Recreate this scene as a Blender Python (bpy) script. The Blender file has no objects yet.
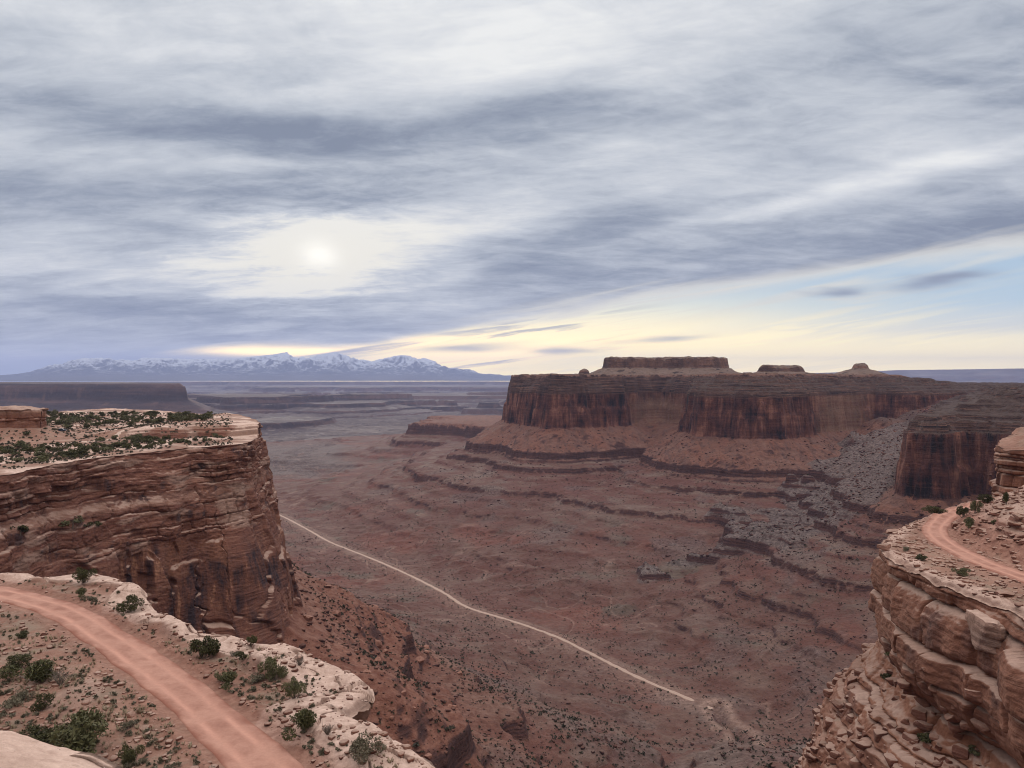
import bpy, math, random, time
import numpy as np
T0 = time.time()
Q = 1.0            # mesh density factor
sc = bpy.context.scene
COL = sc.collection
F = 770.0          # focal length in pixels for a 1024 px wide frame
CX, HY = 512.0, 380.0

# ---------------------------------------------------------------- camera
cam_data = bpy.data.cameras.new('camera')
cam = bpy.data.objects.new('camera', cam_data)
COL.objects.link(cam)
cam_data.sensor_width = 36.0
cam_data.lens = F / 1024.0 * 36.0
cam_data.clip_start = 0.5
cam_data.clip_end = 200000.0
cam.location = (0, 0, 0)
cam.rotation_euler = (math.radians(90.0) - (384 - HY) / F, 0, 0)
sc.camera = cam

# ---------------------------------------------------------------- render / exposure
sc.view_settings.view_transform = 'Standard'
sc.view_settings.look = 'None'
sc.view_settings.exposure = 0.0
sc.view_settings.gamma = 1.0
sc.view_settings.use_curve_mapping = False
sc.render.engine = 'CYCLES'
sc.cycles.use_denoising = True
try:
    sc.cycles.denoiser = 'OPENIMAGEDENOISE'
    sc.cycles.denoising_input_passes = 'RGB_ALBEDO_NORMAL'
except Exception:
    pass
sc.cycles.filter_width = 1.0
try: sc.cycles.denoising_prefilter = 'ACCURATE'
except Exception: pass
sc.cycles.max_bounces = 4
sc.cycles.diffuse_bounces = 2
sc.cycles.volume_bounces = 0
sc.cycles.transparent_max_bounces = 8
sc.render.use_persistent_data = False

SUN_AZ = math.atan((318 - CX) / F)          # to the left of straight ahead
SUN_EL = math.radians(9.5)

# ---------------------------------------------------------------- node expression helper
class E:
    """a float / vector / colour socket with arithmetic"""
    def __init__(self, g, s): self.g, self.s = g, s
    def _m(self, op, *o, clamp=False): return self.g.math(op, self, *o, clamp=clamp)
    def __add__(self, o): return self._m('ADD', o)
    __radd__ = __add__
    def __sub__(self, o): return self._m('SUBTRACT', o)
    def __rsub__(self, o): return self.g.math('SUBTRACT', o, self)
    def __mul__(self, o): return self._m('MULTIPLY', o)
    __rmul__ = __mul__
    def __truediv__(self, o): return self._m('DIVIDE', o)
    def __neg__(self): return self._m('MULTIPLY', -1.0)
    def abs(self): return self._m('ABSOLUTE')
    def clamp(self): return self._m('ADD', 0.0, clamp=True)
    def pow(self, p): return self._m('POWER', p)
    def step(self, a, b):          # smoothstep from a (0) to b (1)
        n = self.g.nt.nodes.new('ShaderNodeMapRange')
        n.interpolation_type = 'SMOOTHSTEP'
        inv = a > b
        if inv: a, b = b, a
        self.g.put(n.inputs['Value'], self)
        n.inputs['From Min'].default_value = a; n.inputs['From Max'].default_value = b
        n.inputs['To Min'].default_value = 1.0 if inv else 0.0
        n.inputs['To Max'].default_value = 0.0 if inv else 1.0
        return E(self.g, n.outputs['Result'])

class G:
    def __init__(self, nt): self.nt = nt; nt.nodes.clear()
    def put(self, inp, v):
        if isinstance(v, E): self.nt.links.new(v.s, inp)
        elif isinstance(v, (tuple, list)):
            v = tuple(v)
            if len(inp.default_value) == 4 and len(v) == 3: v = v + (1.0,)
            inp.default_value = v
        else: inp.default_value = v
    def math(self, op, *a, clamp=False):
        n = self.nt.nodes.new('ShaderNodeMath'); n.operation = op; n.use_clamp = clamp
        for i, v in enumerate(a): self.put(n.inputs[i], v)
        return E(self, n.outputs[0])
    def vmul(self, v, s):
        n = self.nt.nodes.new('ShaderNodeVectorMath'); n.operation = 'MULTIPLY'
        self.put(n.inputs[0], v); self.put(n.inputs[1], s)
        return E(self, n.outputs[0])
    def vadd(self, v, s):
        n = self.nt.nodes.new('ShaderNodeVectorMath'); n.operation = 'ADD'
        self.put(n.inputs[0], v); self.put(n.inputs[1], s)
        return E(self, n.outputs[0])
    def sep(self, v):
        n = self.nt.nodes.new('ShaderNodeSeparateXYZ'); self.put(n.inputs[0], v)
        return [E(self, n.outputs[i]) for i in range(3)]
    def comb(self, x, y, z):
        n = self.nt.nodes.new('ShaderNodeCombineXYZ')
        for i, v in enumerate((x, y, z)): self.put(n.inputs[i], v)
        return E(self, n.outputs[0])
    def noise(self, v, scale=1.0, detail=4.0, rough=0.55, dist=0.0, color=False, lac=2.0):
        n = self.nt.nodes.new('ShaderNodeTexNoise')
        self.put(n.inputs['Vector'], v); n.inputs['Scale'].default_value = scale
        n.inputs['Detail'].default_value = detail; n.inputs['Roughness'].default_value = rough
        n.inputs['Distortion'].default_value = dist; n.inputs['Lacunarity'].default_value = lac
        return E(self, n.outputs['Color' if color else 'Fac'])
    def voronoi(self, v, scale=1.0, feature='F1', rnd=1.0, out='Distance'):
        n = self.nt.nodes.new('ShaderNodeTexVoronoi'); n.feature = feature
        self.put(n.inputs['Vector'], v); n.inputs['Scale'].default_value = scale
        n.inputs['Randomness'].default_value = rnd
        return E(self, n.outputs[out])
    def mix(self, f, a, b, mode='MIX'):
        n = self.nt.nodes.new('ShaderNodeMix'); n.data_type = 'RGBA'; n.blend_type = mode
        n.clamp_factor = True
        self.put(n.inputs[0], f); self.put(n.inputs[6], a); self.put(n.inputs[7], b)
        return E(self, n.outputs[2])
    def ramp(self, f, stops, interp='LINEAR'):
        n = self.nt.nodes.new('ShaderNodeValToRGB'); self.put(n.inputs[0], f)
        cr = n.color_ramp; cr.interpolation = interp
        while len(cr.elements) < len(stops): cr.elements.new(0.5)
        for e, (p, c) in zip(cr.elements, stops):
            e.position = p; e.color = tuple(c) + (1.0,)
        return E(self, n.outputs[0])
    def attr(self, name, out='Fac'):
        n = self.nt.nodes.new('ShaderNodeAttribute'); n.attribute_name = name
        return E(self, n.outputs[out])
    def geo(self, out):
        for n in self.nt.nodes:
            if n.type == 'NEW_GEOMETRY': return E(self, n.outputs[out])
        return E(self, self.nt.nodes.new('ShaderNodeNewGeometry').outputs[out])
    def bump(self, h, strength=1.0, dist=1.0, normal=None):
        n = self.nt.nodes.new('ShaderNodeBump'); self.put(n.inputs['Height'], h)
        n.inputs['Strength'].default_value = strength; n.inputs['Distance'].default_value = dist
        if normal is not None: self.put(n.inputs['Normal'], normal)
        return E(self, n.outputs[0])

# ---------------------------------------------------------------- sky
def dir_of(px, py):
    x, y, z = (px - CX), F, (HY - py)
    return math.atan2(x, y), math.atan2(z, math.hypot(x, y))

world = bpy.data.worlds.new('World'); sc.world = world; world.use_nodes = True
def build_sky():
    g = G(world.node_tree); nt = g.nt
    out = nt.nodes.new('ShaderNodeOutputWorld')
    tc = nt.nodes.new('ShaderNodeTexCoord')
    d = E(g, tc.outputs['Generated'])
    x, y, z = g.sep(d)
    az = g.math('ARCTAN2', x, y)
    el = g.math('ARCSINE', z)
    zc = g.math('MAXIMUM', z, 0.0) + 0.16
    px_, py_ = x / zc, y / zc
    plane = g.comb(px_, py_, 0.0)
    # warps
    w1 = g.noise(g.vmul(plane, (0.45, 0.8, 1)), 1.0, 5, 0.55)
    w2 = g.noise(g.vadd(g.vmul(plane, (0.5, 0.9, 1)), (7.3, 2.1, 0)), 1.0, 5, 0.55)
    hz = el.step(-0.02, 0.25)
    azw = az + (w1 - 0.5) * 0.30
    elw = el + (w2 - 0.5) * 0.10 * (hz * 0.9 + 0.1)
    n_big = g.noise(g.vadd(g.vmul(plane, (0.85, 1.1, 1)), (3.0, 11.0, 0)), 1.0, 7, 0.58, 0.5)
    n_fine = g.noise(g.vadd(g.vmul(plane, (2.0, 3.9, 1)), (1.0, 5.0, 0)), 1.0, 10, 0.68, 0.5).step(0.28, 0.72)
    n_wisp = g.noise(g.vadd(g.vmul(plane, (6.5, 12.0, 1)), (2.0, 8.0, 0)), 1.0, 9, 0.70, 0.9).step(0.3, 0.7)
    n_str = g.noise(g.vadd(g.vmul(g.comb(az, el - az * 0.16, 0.0), (3.0, 42.0, 1)), (4.0, 9.0, 0)), 1.0, 6, 0.55, 0.5)
    n_str2 = g.noise(g.vadd(g.vmul(g.comb(az, el - az * 0.13, 0.0), (5.0, 85.0, 1)), (14.0, 3.0, 0)), 1.0, 5, 0.5, 0.8)

    def blob(px, py, rx, ry, ang=0.0, w=True):
        a0, e0 = dir_of(px, py)
        sx = rx / F * math.cos(a0); sy = ry / F * math.cos(a0)
        dx = (azw if w else az) - a0; dy = (elw if w else el) - e0
        c, s = math.cos(math.radians(ang)), math.sin(math.radians(ang))
        u = (dx * c + dy * s) / sx; v = (dy * c - dx * s) / sy
        return g.math('EXPONENT', (u * u + v * v) * -1.0)

    n_mid = g.noise(g.vadd(g.vmul(plane, (1.0, 2.3, 1)), (5.0, 1.5, 0)), 1.0, 6, 0.5, 0.8).step(0.36, 0.64)
    B = (n_big - 0.5) * 0.85 + (n_mid - 0.5) * 0.20 + (n_fine - 0.5) * 0.24 + (n_wisp - 0.5) * 0.11 + (n_str - 0.5) * 0.34 + 0.445
    for a in SKY_BLOBS:
        B = B + blob(*a[:5]) * (a[5] * 1.25)
    core = blob(319, 257, 34, 26, 0, False) * 0.40 + blob(308, 250, 100, 50, 10, False) * 0.26
    B = B + core * ((n_fine - 0.5) * 1.1 + (n_wisp - 0.5) * 0.8 + 1.0)
    deck_col = g.ramp(B, [(0.0, (0.225, 0.262, 0.335)), (0.22, (0.330, 0.370, 0.440)), (0.5, (0.545, 0.58, 0.63)),
                          (0.75, (0.72, 0.74, 0.765)), (1.0, (0.88, 0.885, 0.87))])
    warm = blob(320, 262, 190, 60, 5, False) * 0.75 + blob(470, 335, 160, 22, 8, False)
    disc = blob(319, 256, 17, 13, 0, False) * (n_fine * 0.25 + 0.45)
    deck_col = g.mix((warm * B.step(0.5, 1.0)).clamp(), deck_col, (1.0, 0.945, 0.79))
    deck_col = g.mix((disc * 0.9).clamp(), deck_col, (1.5, 1.45, 1.3))
    # the clear strip under the edge of the deck
    sky = nt.nodes.new('ShaderNodeTexSky'); sky.sky_type = 'NISHITA'; sky.sun_disc = False
    sky.sun_elevation = SUN_EL; sky.sun_rotation = SUN_AZ
    sky.altitude = 1800; sky.dust_density = 1.5
    skyb = nt.nodes.new('ShaderNodeMix'); skyb.data_type = 'RGBA'; skyb.blend_type = 'MIX'
    clear_base = g.ramp(el, [(0.0, (3.6, 2.8, 0.95)), (0.030, (2.25, 1.82, 0.80)), (0.058, (0.98, 0.98, 0.86)), (0.088, (0.58, 0.76, 0.88)), (0.20, (0.40, 0.56, 0.74))])
    warm_left = (az.step(0.62, 0.10)) * el.step(0.14, 0.03)
    clear = g.mix(warm_left * 0.65, clear_base, (2.6, 2.0, 0.72))
    cirrus = (n_str.step(0.46, 0.62) * 0.85 + n_str2.step(0.52, 0.64) * 0.7) * az.step(0.72, 0.2)
    cirrus_col = g.mix(el.step(0.10, 0.04), (0.90, 0.87, 0.76), (2.2, 1.8, 0.80))
    clear = g.mix(cirrus.clamp(), clear, cirrus_col)
    dk = n_str2.step(0.50, 0.38) * az.step(0.25, 0.0) * 0.9
    clear = g.mix((dk * n_str.step(0.55, 0.42)).clamp(), clear, (0.42, 0.43, 0.48))
    line = el - (az * 0.152 - az * az * 0.06 + 0.068) + (n_big - 0.5) * 0.028 + (n_str - 0.5) * 0.05
    left = az.step(-0.10, -0.30)
    deck = g.math('MAXIMUM', line.step(-0.012, 0.020), left * el.step(0.016, 0.034))
    edge = line.step(-0.014, 0.0) * line.step(0.030, 0.006)
    edge = edge * az.step(-0.2, 0.0)
    deck_col = g.mix((edge * 0.8).clamp(), deck_col, (0.92, 0.87, 0.74))
    # small dark clouds in front of the clear strip
    sm = blob(921, 281, 40, 5.5, 4) * 1.1 + blob(828, 292, 16, 4, 3) + blob(655, 338, 40, 3, 3) * .7 + blob(560, 349, 40, 4, 2) * .9 + blob(470, 345, 60, 4, 3) * .9
    low = az.step(-0.15, -0.45) * el.step(0.06, 0.0)
    low_col = g.ramp(el, [(0.0, (0.42, 0.50, 0.64)), (0.06, (0.44, 0.50, 0.60))])
    ystrip = blob(300, 352, 75, 6, 0) * 1.3 + blob(440, 341, 60, 5, 6) * 1.1 + blob(500, 352, 110, 8, 4)
    col = g.mix(deck, clear, deck_col)
    col = g.mix((low * (1.0 - B.step(0.55, 0.8)) * 0.8).clamp(), col, low_col)
    col = g.mix((ystrip * n_str.step(0.35, 0.6)).clamp(), col, (3.0, 2.2, 0.95))
    col = g.mix((sm * 0.9).clamp(), col, (0.30, 0.34, 0.43))
    # overcast zenith brightening, boosted out of view with the rear to light the land
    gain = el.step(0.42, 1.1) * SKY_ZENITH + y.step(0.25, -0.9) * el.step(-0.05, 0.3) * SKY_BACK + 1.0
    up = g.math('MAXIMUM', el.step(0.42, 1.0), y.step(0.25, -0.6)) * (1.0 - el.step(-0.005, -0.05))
    col = g.mix(up, col, g.mix(1.0, col, (1.08, 1.0, 0.90), 'MULTIPLY'))  # boosted sky tinted warm to offset blue light on the land
    bg = nt.nodes.new('ShaderNodeBackground')
    ground = el.step(-0.005, -0.05)
    col = g.mix(ground, col, (0.10, 0.075, 0.065))
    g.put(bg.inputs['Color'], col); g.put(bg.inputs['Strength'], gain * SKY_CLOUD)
    bgs = nt.nodes.new('ShaderNodeBackground'); g.put(bgs.inputs['Color'], E(g, sky.outputs[0]))
    bgs.inputs['Strength'].default_value = 0.05
    mixs = nt.nodes.new('ShaderNodeMixShader')
    g.put(mixs.inputs[0], ((1.0 - deck) * 0.16 * (1.0 - ground)).clamp())
    nt.links.new(bg.outputs[0], mixs.inputs[1]); nt.links.new(bgs.outputs[0], mixs.inputs[2])
    nt.links.new(mixs.outputs[0], out.inputs['Surface'])
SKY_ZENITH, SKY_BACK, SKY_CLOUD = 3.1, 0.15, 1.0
SKY_BLOBS = [(430, 20, 330, 60, 0, .30), (120, 40, 220, 40, 0, .20), (40, 120, 130, 40, 0, -.08),
             (330, 128, 230, 22, 4, -.24), (150, 205, 230, 26, 6, -.20), (540, 105, 110, 18, 14, -.20),
             (330, 162, 170, 8, 4, .16), (300, 252, 190, 34, 10, .34), (640, 165, 120, 34, 8, .20),
             (860, 188, 260, 12, 10, .34), (915, 240, 200, 20, 9, -.30), (560, 250, 130, 34, 12, -.16),
             (130, 312, 150, 18, 0, -.12), (920, 50, 220, 60, 8, -.14), (470, 272, 45, 8, 12, .22),
             (335, 322, 90, 12, 0, -.16), (250, 268, 60, 6, 6, -.30), (60, 330, 110, 20, 0, -.08),
             (720, 90, 150, 30, 12, -.12), (780, 235, 90, 20, 10, -.10), (320, 292, 80, 4, 3, .22)]
build_sky()
world.cycles.sampling_method = 'MANUAL'; world.cycles.sample_map_resolution = 1024

sun_data = bpy.data.lights.new('sun', 'SUN')
sun_data.energy = 1.5; sun_data.angle = math.radians(10.0); sun_data.color = (1.0, 0.91, 0.78)
sun = bpy.data.objects.new('sun', sun_data); COL.objects.link(sun)
sun.rotation_euler = (math.pi / 2 - SUN_EL, 0, math.pi - SUN_AZ)
sun.location = (-500, 2000, 900)

# ---------------------------------------------------------------- numpy noise
_rng = np.random.default_rng(7)
_P = _rng.permutation(256).astype(np.int32); _P = np.concatenate([_P, _P, _P])
_a = np.arange(16) * (2 * np.pi / 16) + 0.2
_GX = np.cos(_a).astype(np.float32); _GY = np.sin(_a).astype(np.float32)
_g3 = _rng.normal(size=(32, 3)); _g3 /= np.linalg.norm(_g3, axis=1)[:, None]; _g3 = _g3.astype(np.float32)
def f32(a): return np.asarray(a, dtype=np.float32)
def pn2(x, y, seed=0):
    x = f32(x); y = f32(y)
    fx = np.floor(x); fy = np.floor(y)
    xi = fx.astype(np.int32); yi = fy.astype(np.int32); x = x - fx; y = y - fy
    xi = (xi + seed * 57) & 255; yi = (yi + seed * 131) & 255
    u = x * x * x * (x * (x * 6 - 15) + 10); v = y * y * y * (y * (y * 6 - 15) + 10)
    A = _P[xi]; B = _P[(xi + 1) & 255]
    def gr(h, dx, dy): h = h & 15; return _GX[h] * dx + _GY[h] * dy
    n00 = gr(_P[A + yi], x, y); n10 = gr(_P[B + yi], x - 1, y)
    y1 = (yi + 1) & 255
    n01 = gr(_P[A + y1], x, y - 1); n11 = gr(_P[B + y1], x - 1, y - 1)
    a = n00 + u * (n10 - n00); b = n01 + u * (n11 - n01)
    return (a + v * (b - a)) * 1.5
def pn3(x, y, z, seed=0):
    x, y, z = np.broadcast_arrays(f32(x), f32(y), f32(z))
    fx = np.floor(x); fy = np.floor(y); fz = np.floor(z)
    xi = (fx.astype(np.int32) + seed * 57) & 255; yi = (fy.astype(np.int32) + seed * 131) & 255; zi = (fz.astype(np.int32) + seed * 17) & 255
    x = x - fx; y = y - fy; z = z - fz
    u = x * x * (3 - 2 * x); v = y * y * (3 - 2 * y); w = z * z * (3 - 2 * z)
    x1 = (xi + 1) & 255; y1 = (yi + 1) & 255; z1 = (zi + 1) & 255
    def gr(a, b, c, dx, dy, dz):
        h = _P[_P[_P[a] + b] + c] & 31
        return _g3[h, 0] * dx + _g3[h, 1] * dy + _g3[h, 2] * dz
    def lerp(a, b, t): return a + t * (b - a)
    r0 = lerp(lerp(gr(xi, yi, zi, x, y, z), gr(x1, yi, zi, x - 1, y, z), u), lerp(gr(xi, y1, zi, x, y - 1, z), gr(x1, y1, zi, x - 1, y - 1, z), u), v)
    r1 = lerp(lerp(gr(xi, yi, z1, x, y, z - 1), gr(x1, yi, z1, x - 1, y, z - 1), u), lerp(gr(xi, y1, z1, x, y - 1, z - 1), gr(x1, y1, z1, x - 1, y - 1, z - 1), u), v)
    return lerp(r0, r1, w) * 1.6
def fbm2(x, y, octs=4, seed=0, gain=0.5, lac=2.03):
    s = 0; a = 1.0; t = 0
    for i in range(octs):
        s = s + a * pn2(x, y, seed + i * 3); t += a
        a *= gain; x = x * lac + 3.7; y = y * lac + 1.3
    return s / t * 1.4
def rid2(x, y, octs=4, seed=0, gain=0.5, lac=2.03):
    s = 0; a = 1.0; t = 0
    for i in range(octs):
        n = 1 - np.abs(pn2(x, y, seed + i * 3)) * 1.6
        s = s + a * n; t += a
        a *= gain; x = x * lac + 3.7; y = y * lac + 1.3
    return s / t
def fbm3(x, y, z, octs=4, seed=0, gain=0.5, lac=2.03):
    s = 0; a = 1.0; t = 0
    for i in range(octs):
        s = s + a * pn3(x, y, z, seed + i * 3); t += a
        a *= gain; x = x * lac + 3.7; y = y * lac + 1.3; z = z * lac + 2.1
    return s / t * 1.4
def hash1(i, seed=0):
    i = np.asarray(i).astype(np.int64)
    h = (i * 374761393 + seed * 668265263) & 0xffffffff
    h = ((h ^ (h >> 13)) * 1274126177) & 0xffffffff
    h = h ^ (h >> 16)
    return (h & 0xffff).astype(np.float32) / 65535.0
def sst(a, b, x):
    t = np.clip((x - a) / (b - a), 0, 1); return t * t * (3 - 2 * t)
def worley2(x, y, seed=0):
    """F1 distance, F2-F1 and cell hash"""
    x = f32(x); y = f32(y); xi = np.floor(x).astype(np.int64); yi = np.floor(y).astype(np.int64)
    f1 = np.full(x.shape, 9, np.float32); f2 = f1.copy(); hid = np.zeros(x.shape, np.float32)
    for dx in (-1, 0, 1):
        for dy in (-1, 0, 1):
            cx = xi + dx; cy = yi + dy; k = cx * 7919 + cy * 104729
            qx = cx + hash1(k, seed + 1); qy = cy + hash1(k, seed + 2)
            dd = np.sqrt((qx - x) ** 2 + (qy - y) ** 2).astype(np.float32)
            near = dd < f1
            f2 = np.where(near, f1, np.minimum(f2, dd)); f1 = np.where(near, dd, f1)
            hid = np.where(near, hash1(k, seed + 3), hid)
    return f1, f2 - f1, hid

# ---------------------------------------------------------------- mesh helpers
def px_at(px, Y): return (px - CX) / F * Y
def y_for(py, z): return -z * F / (py - HY)
def pt(px, py, z):
    Y = y_for(py, z); return (px_at(px, Y), Y)
def new_mesh(name, V, quads, smooth=True, attrs=None):
    """V (n,3); quads (m,4) or (m,3)"""
    me = bpy.data.meshes.new(name)
    V = np.ascontiguousarray(V, dtype=np.float32); quads = np.ascontiguousarray(quads, dtype=np.int32)
    k = quads.shape[1]
    me.vertices.add(len(V)); me.vertices.foreach_set('co', V.ravel())
    me.loops.add(quads.size); me.loops.foreach_set('vertex_index', quads.ravel())
    me.polygons.add(len(quads)); me.polygons.foreach_set('loop_start', np.arange(len(quads), dtype=np.int32) * k)
    if smooth: me.polygons.foreach_set('use_smooth', np.ones(len(quads), dtype=bool))
    me.update(calc_edges=True)
    for n, a in (attrs or {}).items():
        at = me.attributes.new(n, 'FLOAT', 'POINT'); at.data.foreach_set('value', f32(a).ravel())
    return me
def grid_faces(nr, nc):
    i = np.arange(nr * nc, dtype=np.int32).reshape(nr, nc)
    return np.stack([i[:-1, :-1].ravel(), i[:-1, 1:].ravel(), i[1:, 1:].ravel(), i[1:, :-1].ravel()], 1)
def compact(V, quads, attrs=None):
    u, inv = np.unique(quads.ravel(), return_inverse=True)
    return V[u], inv.reshape(quads.shape).astype(np.int32), {k: a.ravel()[u] for k, a in (attrs or {}).items()}
def link(name, me, mat=None, parent=None):
    o = bpy.data.objects.new(name, me); COL.objects.link(o)
    if mat is not None:
        for m in (mat if isinstance(mat, (list, tuple)) else [mat]): me.materials.append(m)
    if parent is not None: o.parent = parent
    return o
def structure(o, label=None, cat=None):
    o['kind'] = 'structure'
    if label: o['label'] = label
    if cat: o['category'] = cat
    return o
def tag(o, label, cat, group=None, kind=None):
    o['label'] = label; o['category'] = cat
    if group: o['group'] = group
    if kind: o['kind'] = kind
    return o
def catmull(P, n):
    P = np.asarray(P, float)
    Pe = np.vstack([2 * P[0] - P[1], P, 2 * P[-1] - P[-2]])
    t = np.linspace(0, len(P) - 1 - 1e-6, n); i = t.astype(int); f = (t - i)[:, None]
    p0, p1, p2, p3 = Pe[i], Pe[i + 1], Pe[i + 2], Pe[i + 3]
    return 0.5 * ((2 * p1) + (p2 - p0) * f + (2 * p0 - 5 * p1 + 4 * p2 - p3) * f ** 2 + (3 * p1 - p0 - 3 * p2 + p3) * f ** 3)
def poly_sd(x, y, P, ds=None):
    """signed distance to a closed polygon, negative inside"""
    P = np.asarray(P, np.float32); x = f32(x); y = f32(y)
    best = np.full(x.shape, 1e12, np.float32); inside = np.zeros(x.shape, bool)
    for a, b in zip(P, np.roll(P, -1, 0)):
        ex, ey = b - a; L = ex * ex + ey * ey
        if L < 1e-9: continue
        wx = x - a[0]; wy = y - a[1]
        t = np.clip((wx * ex + wy * ey) / L, 0, 1)
        d2 = (wx - t * ex) ** 2 + (wy - t * ey) ** 2
        best = np.minimum(best, d2)
        c = ((a[1] <= y) & (b[1] > y)) | ((b[1] <= y) & (a[1] > y))
        with np.errstate(divide='ignore', invalid='ignore'):
            xi = a[0] + (y - a[1]) / (b[1] - a[1]) * (b[0] - a[0]) if b[1] != a[1] else None
        if xi is not None: inside ^= c & (x < xi)
    d = np.sqrt(best); return np.where(inside, -d, d)
def line_dist(x, y, P):
    P = np.asarray(P, np.float32); best = np.full(np.shape(x), 1e12, np.float32)
    for a, b in zip(P[:-1], P[1:]):
        ex, ey = b - a; L = ex * ex + ey * ey
        wx = x - a[0]; wy = y - a[1]; t = np.clip((wx * ex + wy * ey) / L, 0, 1)
        best = np.minimum(best, (wx - t * ex) ** 2 + (wy - t * ey) ** 2)
    return np.sqrt(best)
# ================================================================ materials
def principled(g, col, rough=0.9, normal=None):
    nt = g.nt
    out = nt.nodes.new('ShaderNodeOutputMaterial'); b = nt.nodes.new('ShaderNodeBsdfPrincipled')
    g.put(b.inputs['Base Color'], col); g.put(b.inputs['Roughness'], rough)
    b.inputs['Specular IOR Level'].default_value = 0.25
    if normal is not None: g.put(b.inputs['Normal'], normal)
    nt.links.new(b.outputs[0], out.inputs['Surface'])
    return b
def new_mat(name):
    m = bpy.data.materials.new(name); m.use_nodes = True
    return m, G(m.node_tree)

def mat_canyon():
    m, g = new_mat('canyon_rock')
    P = g.geo('Position'); x, y, z = g.sep(P)
    nx, ny, nz = g.sep(g.geo('Normal'))
    zl = z + (g.noise(P, 0.012, 3) - 0.5) * 14.0
    strata = g.noise(g.comb(x * 0.004, y * 0.004, zl * 0.16), 1.0, 5, 0.6)
    strata_f = g.noise(g.comb(x * 0.01, y * 0.01, zl * 0.6), 1.0, 4, 0.6)
    blot = g.noise(P, 0.02, 6, 0.62)
    fine = g.noise(P, 0.18, 5, 0.7)
    streak = g.noise(g.comb(x * 0.075, y * 0.075, z * 0.009), 1.0, 6, 0.68)
    sand, gray, red = g.attr('sand'), g.attr('gray'), g.attr('red')
    # slopes
    lo = g.mix(blot.step(0.38, 0.66), (0.128, 0.064, 0.049), (0.140, 0.092, 0.073))
    lo = g.mix(strata.step(0.5, 0.62) * 0.6, lo, (0.125, 0.055, 0.042))
    lo = g.mix(blot.step(0.60, 0.72) * 0.5, lo, (0.17, 0.115, 0.09))
    mid = g.mix(blot.step(0.38, 0.64), (0.145, 0.078, 0.060), (0.150, 0.108, 0.088))
    mid = g.mix(strata.step(0.46, 0.58) * 0.85, mid, (0.125, 0.055, 0.043))
    mid = g.mix(strata.step(0.44, 0.34) * 0.7, mid, (0.195, 0.150, 0.125))
    up = g.mix(blot.step(0.3, 0.65), (0.215, 0.100, 0.066), (0.165, 0.095, 0.072))
    lo = g.mix(g.noise(P, 0.0055, 5, 0.6).step(0.52, 0.66) * 0.7, lo, (0.165, 0.066, 0.046))
    lo = g.mix(g.noise(P, 0.009, 6, 0.65).step(0.56, 0.66) * 0.6, lo, (0.120, 0.112, 0.088))
    slope = g.mix(zl.step(-300, -262), lo, mid)
    gully = g.noise(g.comb(x * 0.055, y * 0.02, z * 0.004), 1.0, 5, 0.65)
    up = g.mix(gully.step(0.5, 0.66) * 0.7, up, (0.105, 0.062, 0.052))
    up = g.mix(gully.step(0.44, 0.30) * 0.5, up, (0.235, 0.145, 0.11))
    slope = g.mix(zl.step(-222, -198), slope, up)
    slope = g.mix(red * 0.9, slope, g.mix(fine.step(0.35, 0.65), (0.195, 0.082, 0.055), (0.24, 0.125, 0.088)))
    slope = g.mix(gray * 0.85, slope, g.mix(fine.step(0.3, 0.7), (0.075, 0.062, 0.058), (0.185, 0.16, 0.148)))
    slope = g.mix(sand * 0.9, slope, g.mix(fine.step(0.3, 0.7), (0.24, 0.165, 0.13), (0.36, 0.27, 0.22)))
    slope = g.mix(zl.step(10, 20), slope, g.mix(fine, (0.13, 0.095, 0.075), (0.23, 0.175, 0.14)))
    slope = g.mix(g.attr('kay'), slope, g.mix(g.noise(P, 0.12, 5, 0.75).step(0.4, 0.6), (0.022, 0.017, 0.015), (0.080, 0.050, 0.040)))
    # cliffs
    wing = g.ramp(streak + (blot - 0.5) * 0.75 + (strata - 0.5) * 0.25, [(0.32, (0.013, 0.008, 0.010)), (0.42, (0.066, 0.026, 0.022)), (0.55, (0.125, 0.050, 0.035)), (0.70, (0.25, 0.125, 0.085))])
    wing = g.mix(strata_f.step(0.55, 0.7) * 0.35, wing, (0.20, 0.12, 0.09))
    alcove = g.attr('alcove')
    wing = g.mix(alcove, wing, g.mix(strata.step(0.4, 0.6), (0.26, 0.165, 0.115), (0.20, 0.11, 0.075)))
    kay = g.ramp(strata_f, [(0.34, (0.018, 0.012, 0.012)), (0.48, (0.070, 0.040, 0.033)), (0.64, (0.185, 0.112, 0.084))])
    ledge = g.mix(strata_f.step(0.4, 0.65), (0.060, 0.032, 0.030), (0.115, 0.058, 0.047))
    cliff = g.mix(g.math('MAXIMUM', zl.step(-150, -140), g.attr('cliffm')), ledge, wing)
    cliff = g.mix(g.math('MAXIMUM', zl.step(-44, -36), g.attr('kay')), cliff, kay)
    cliff = g.mix(zl.step(22, 28), cliff, g.mix((strata_f * 0.6 + blot * 0.5 - 0.05).step(0.4, 0.65), (0.070, 0.042, 0.036), (0.20, 0.118, 0.086)))
    slope = g.mix((zl.step(-120, -100) * zl.step(14, 6)).clamp() * 0.8, slope, g.mix(fine, (0.052, 0.036, 0.031), (0.11, 0.076, 0.062)))
    nzf = nz + (g.noise(P, 0.09, 3) - 0.5) * 0.16
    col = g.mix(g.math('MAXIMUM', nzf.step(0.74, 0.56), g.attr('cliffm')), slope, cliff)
    tint = (fine - 0.5) * 0.75 + (blot - 0.5) * 0.5 + 0.80
    speck = g.voronoi(P, 0.16)
    tint = tint * (1.0 - speck.step(0.22, 0.10) * g.noise(P, 0.03, 3).step(0.42, 0.62) * 0.55)
    col = g.mix(1.0, col, g.comb(tint * 1.03, tint * 0.87, tint * 0.84), 'MULTIPLY')
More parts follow.
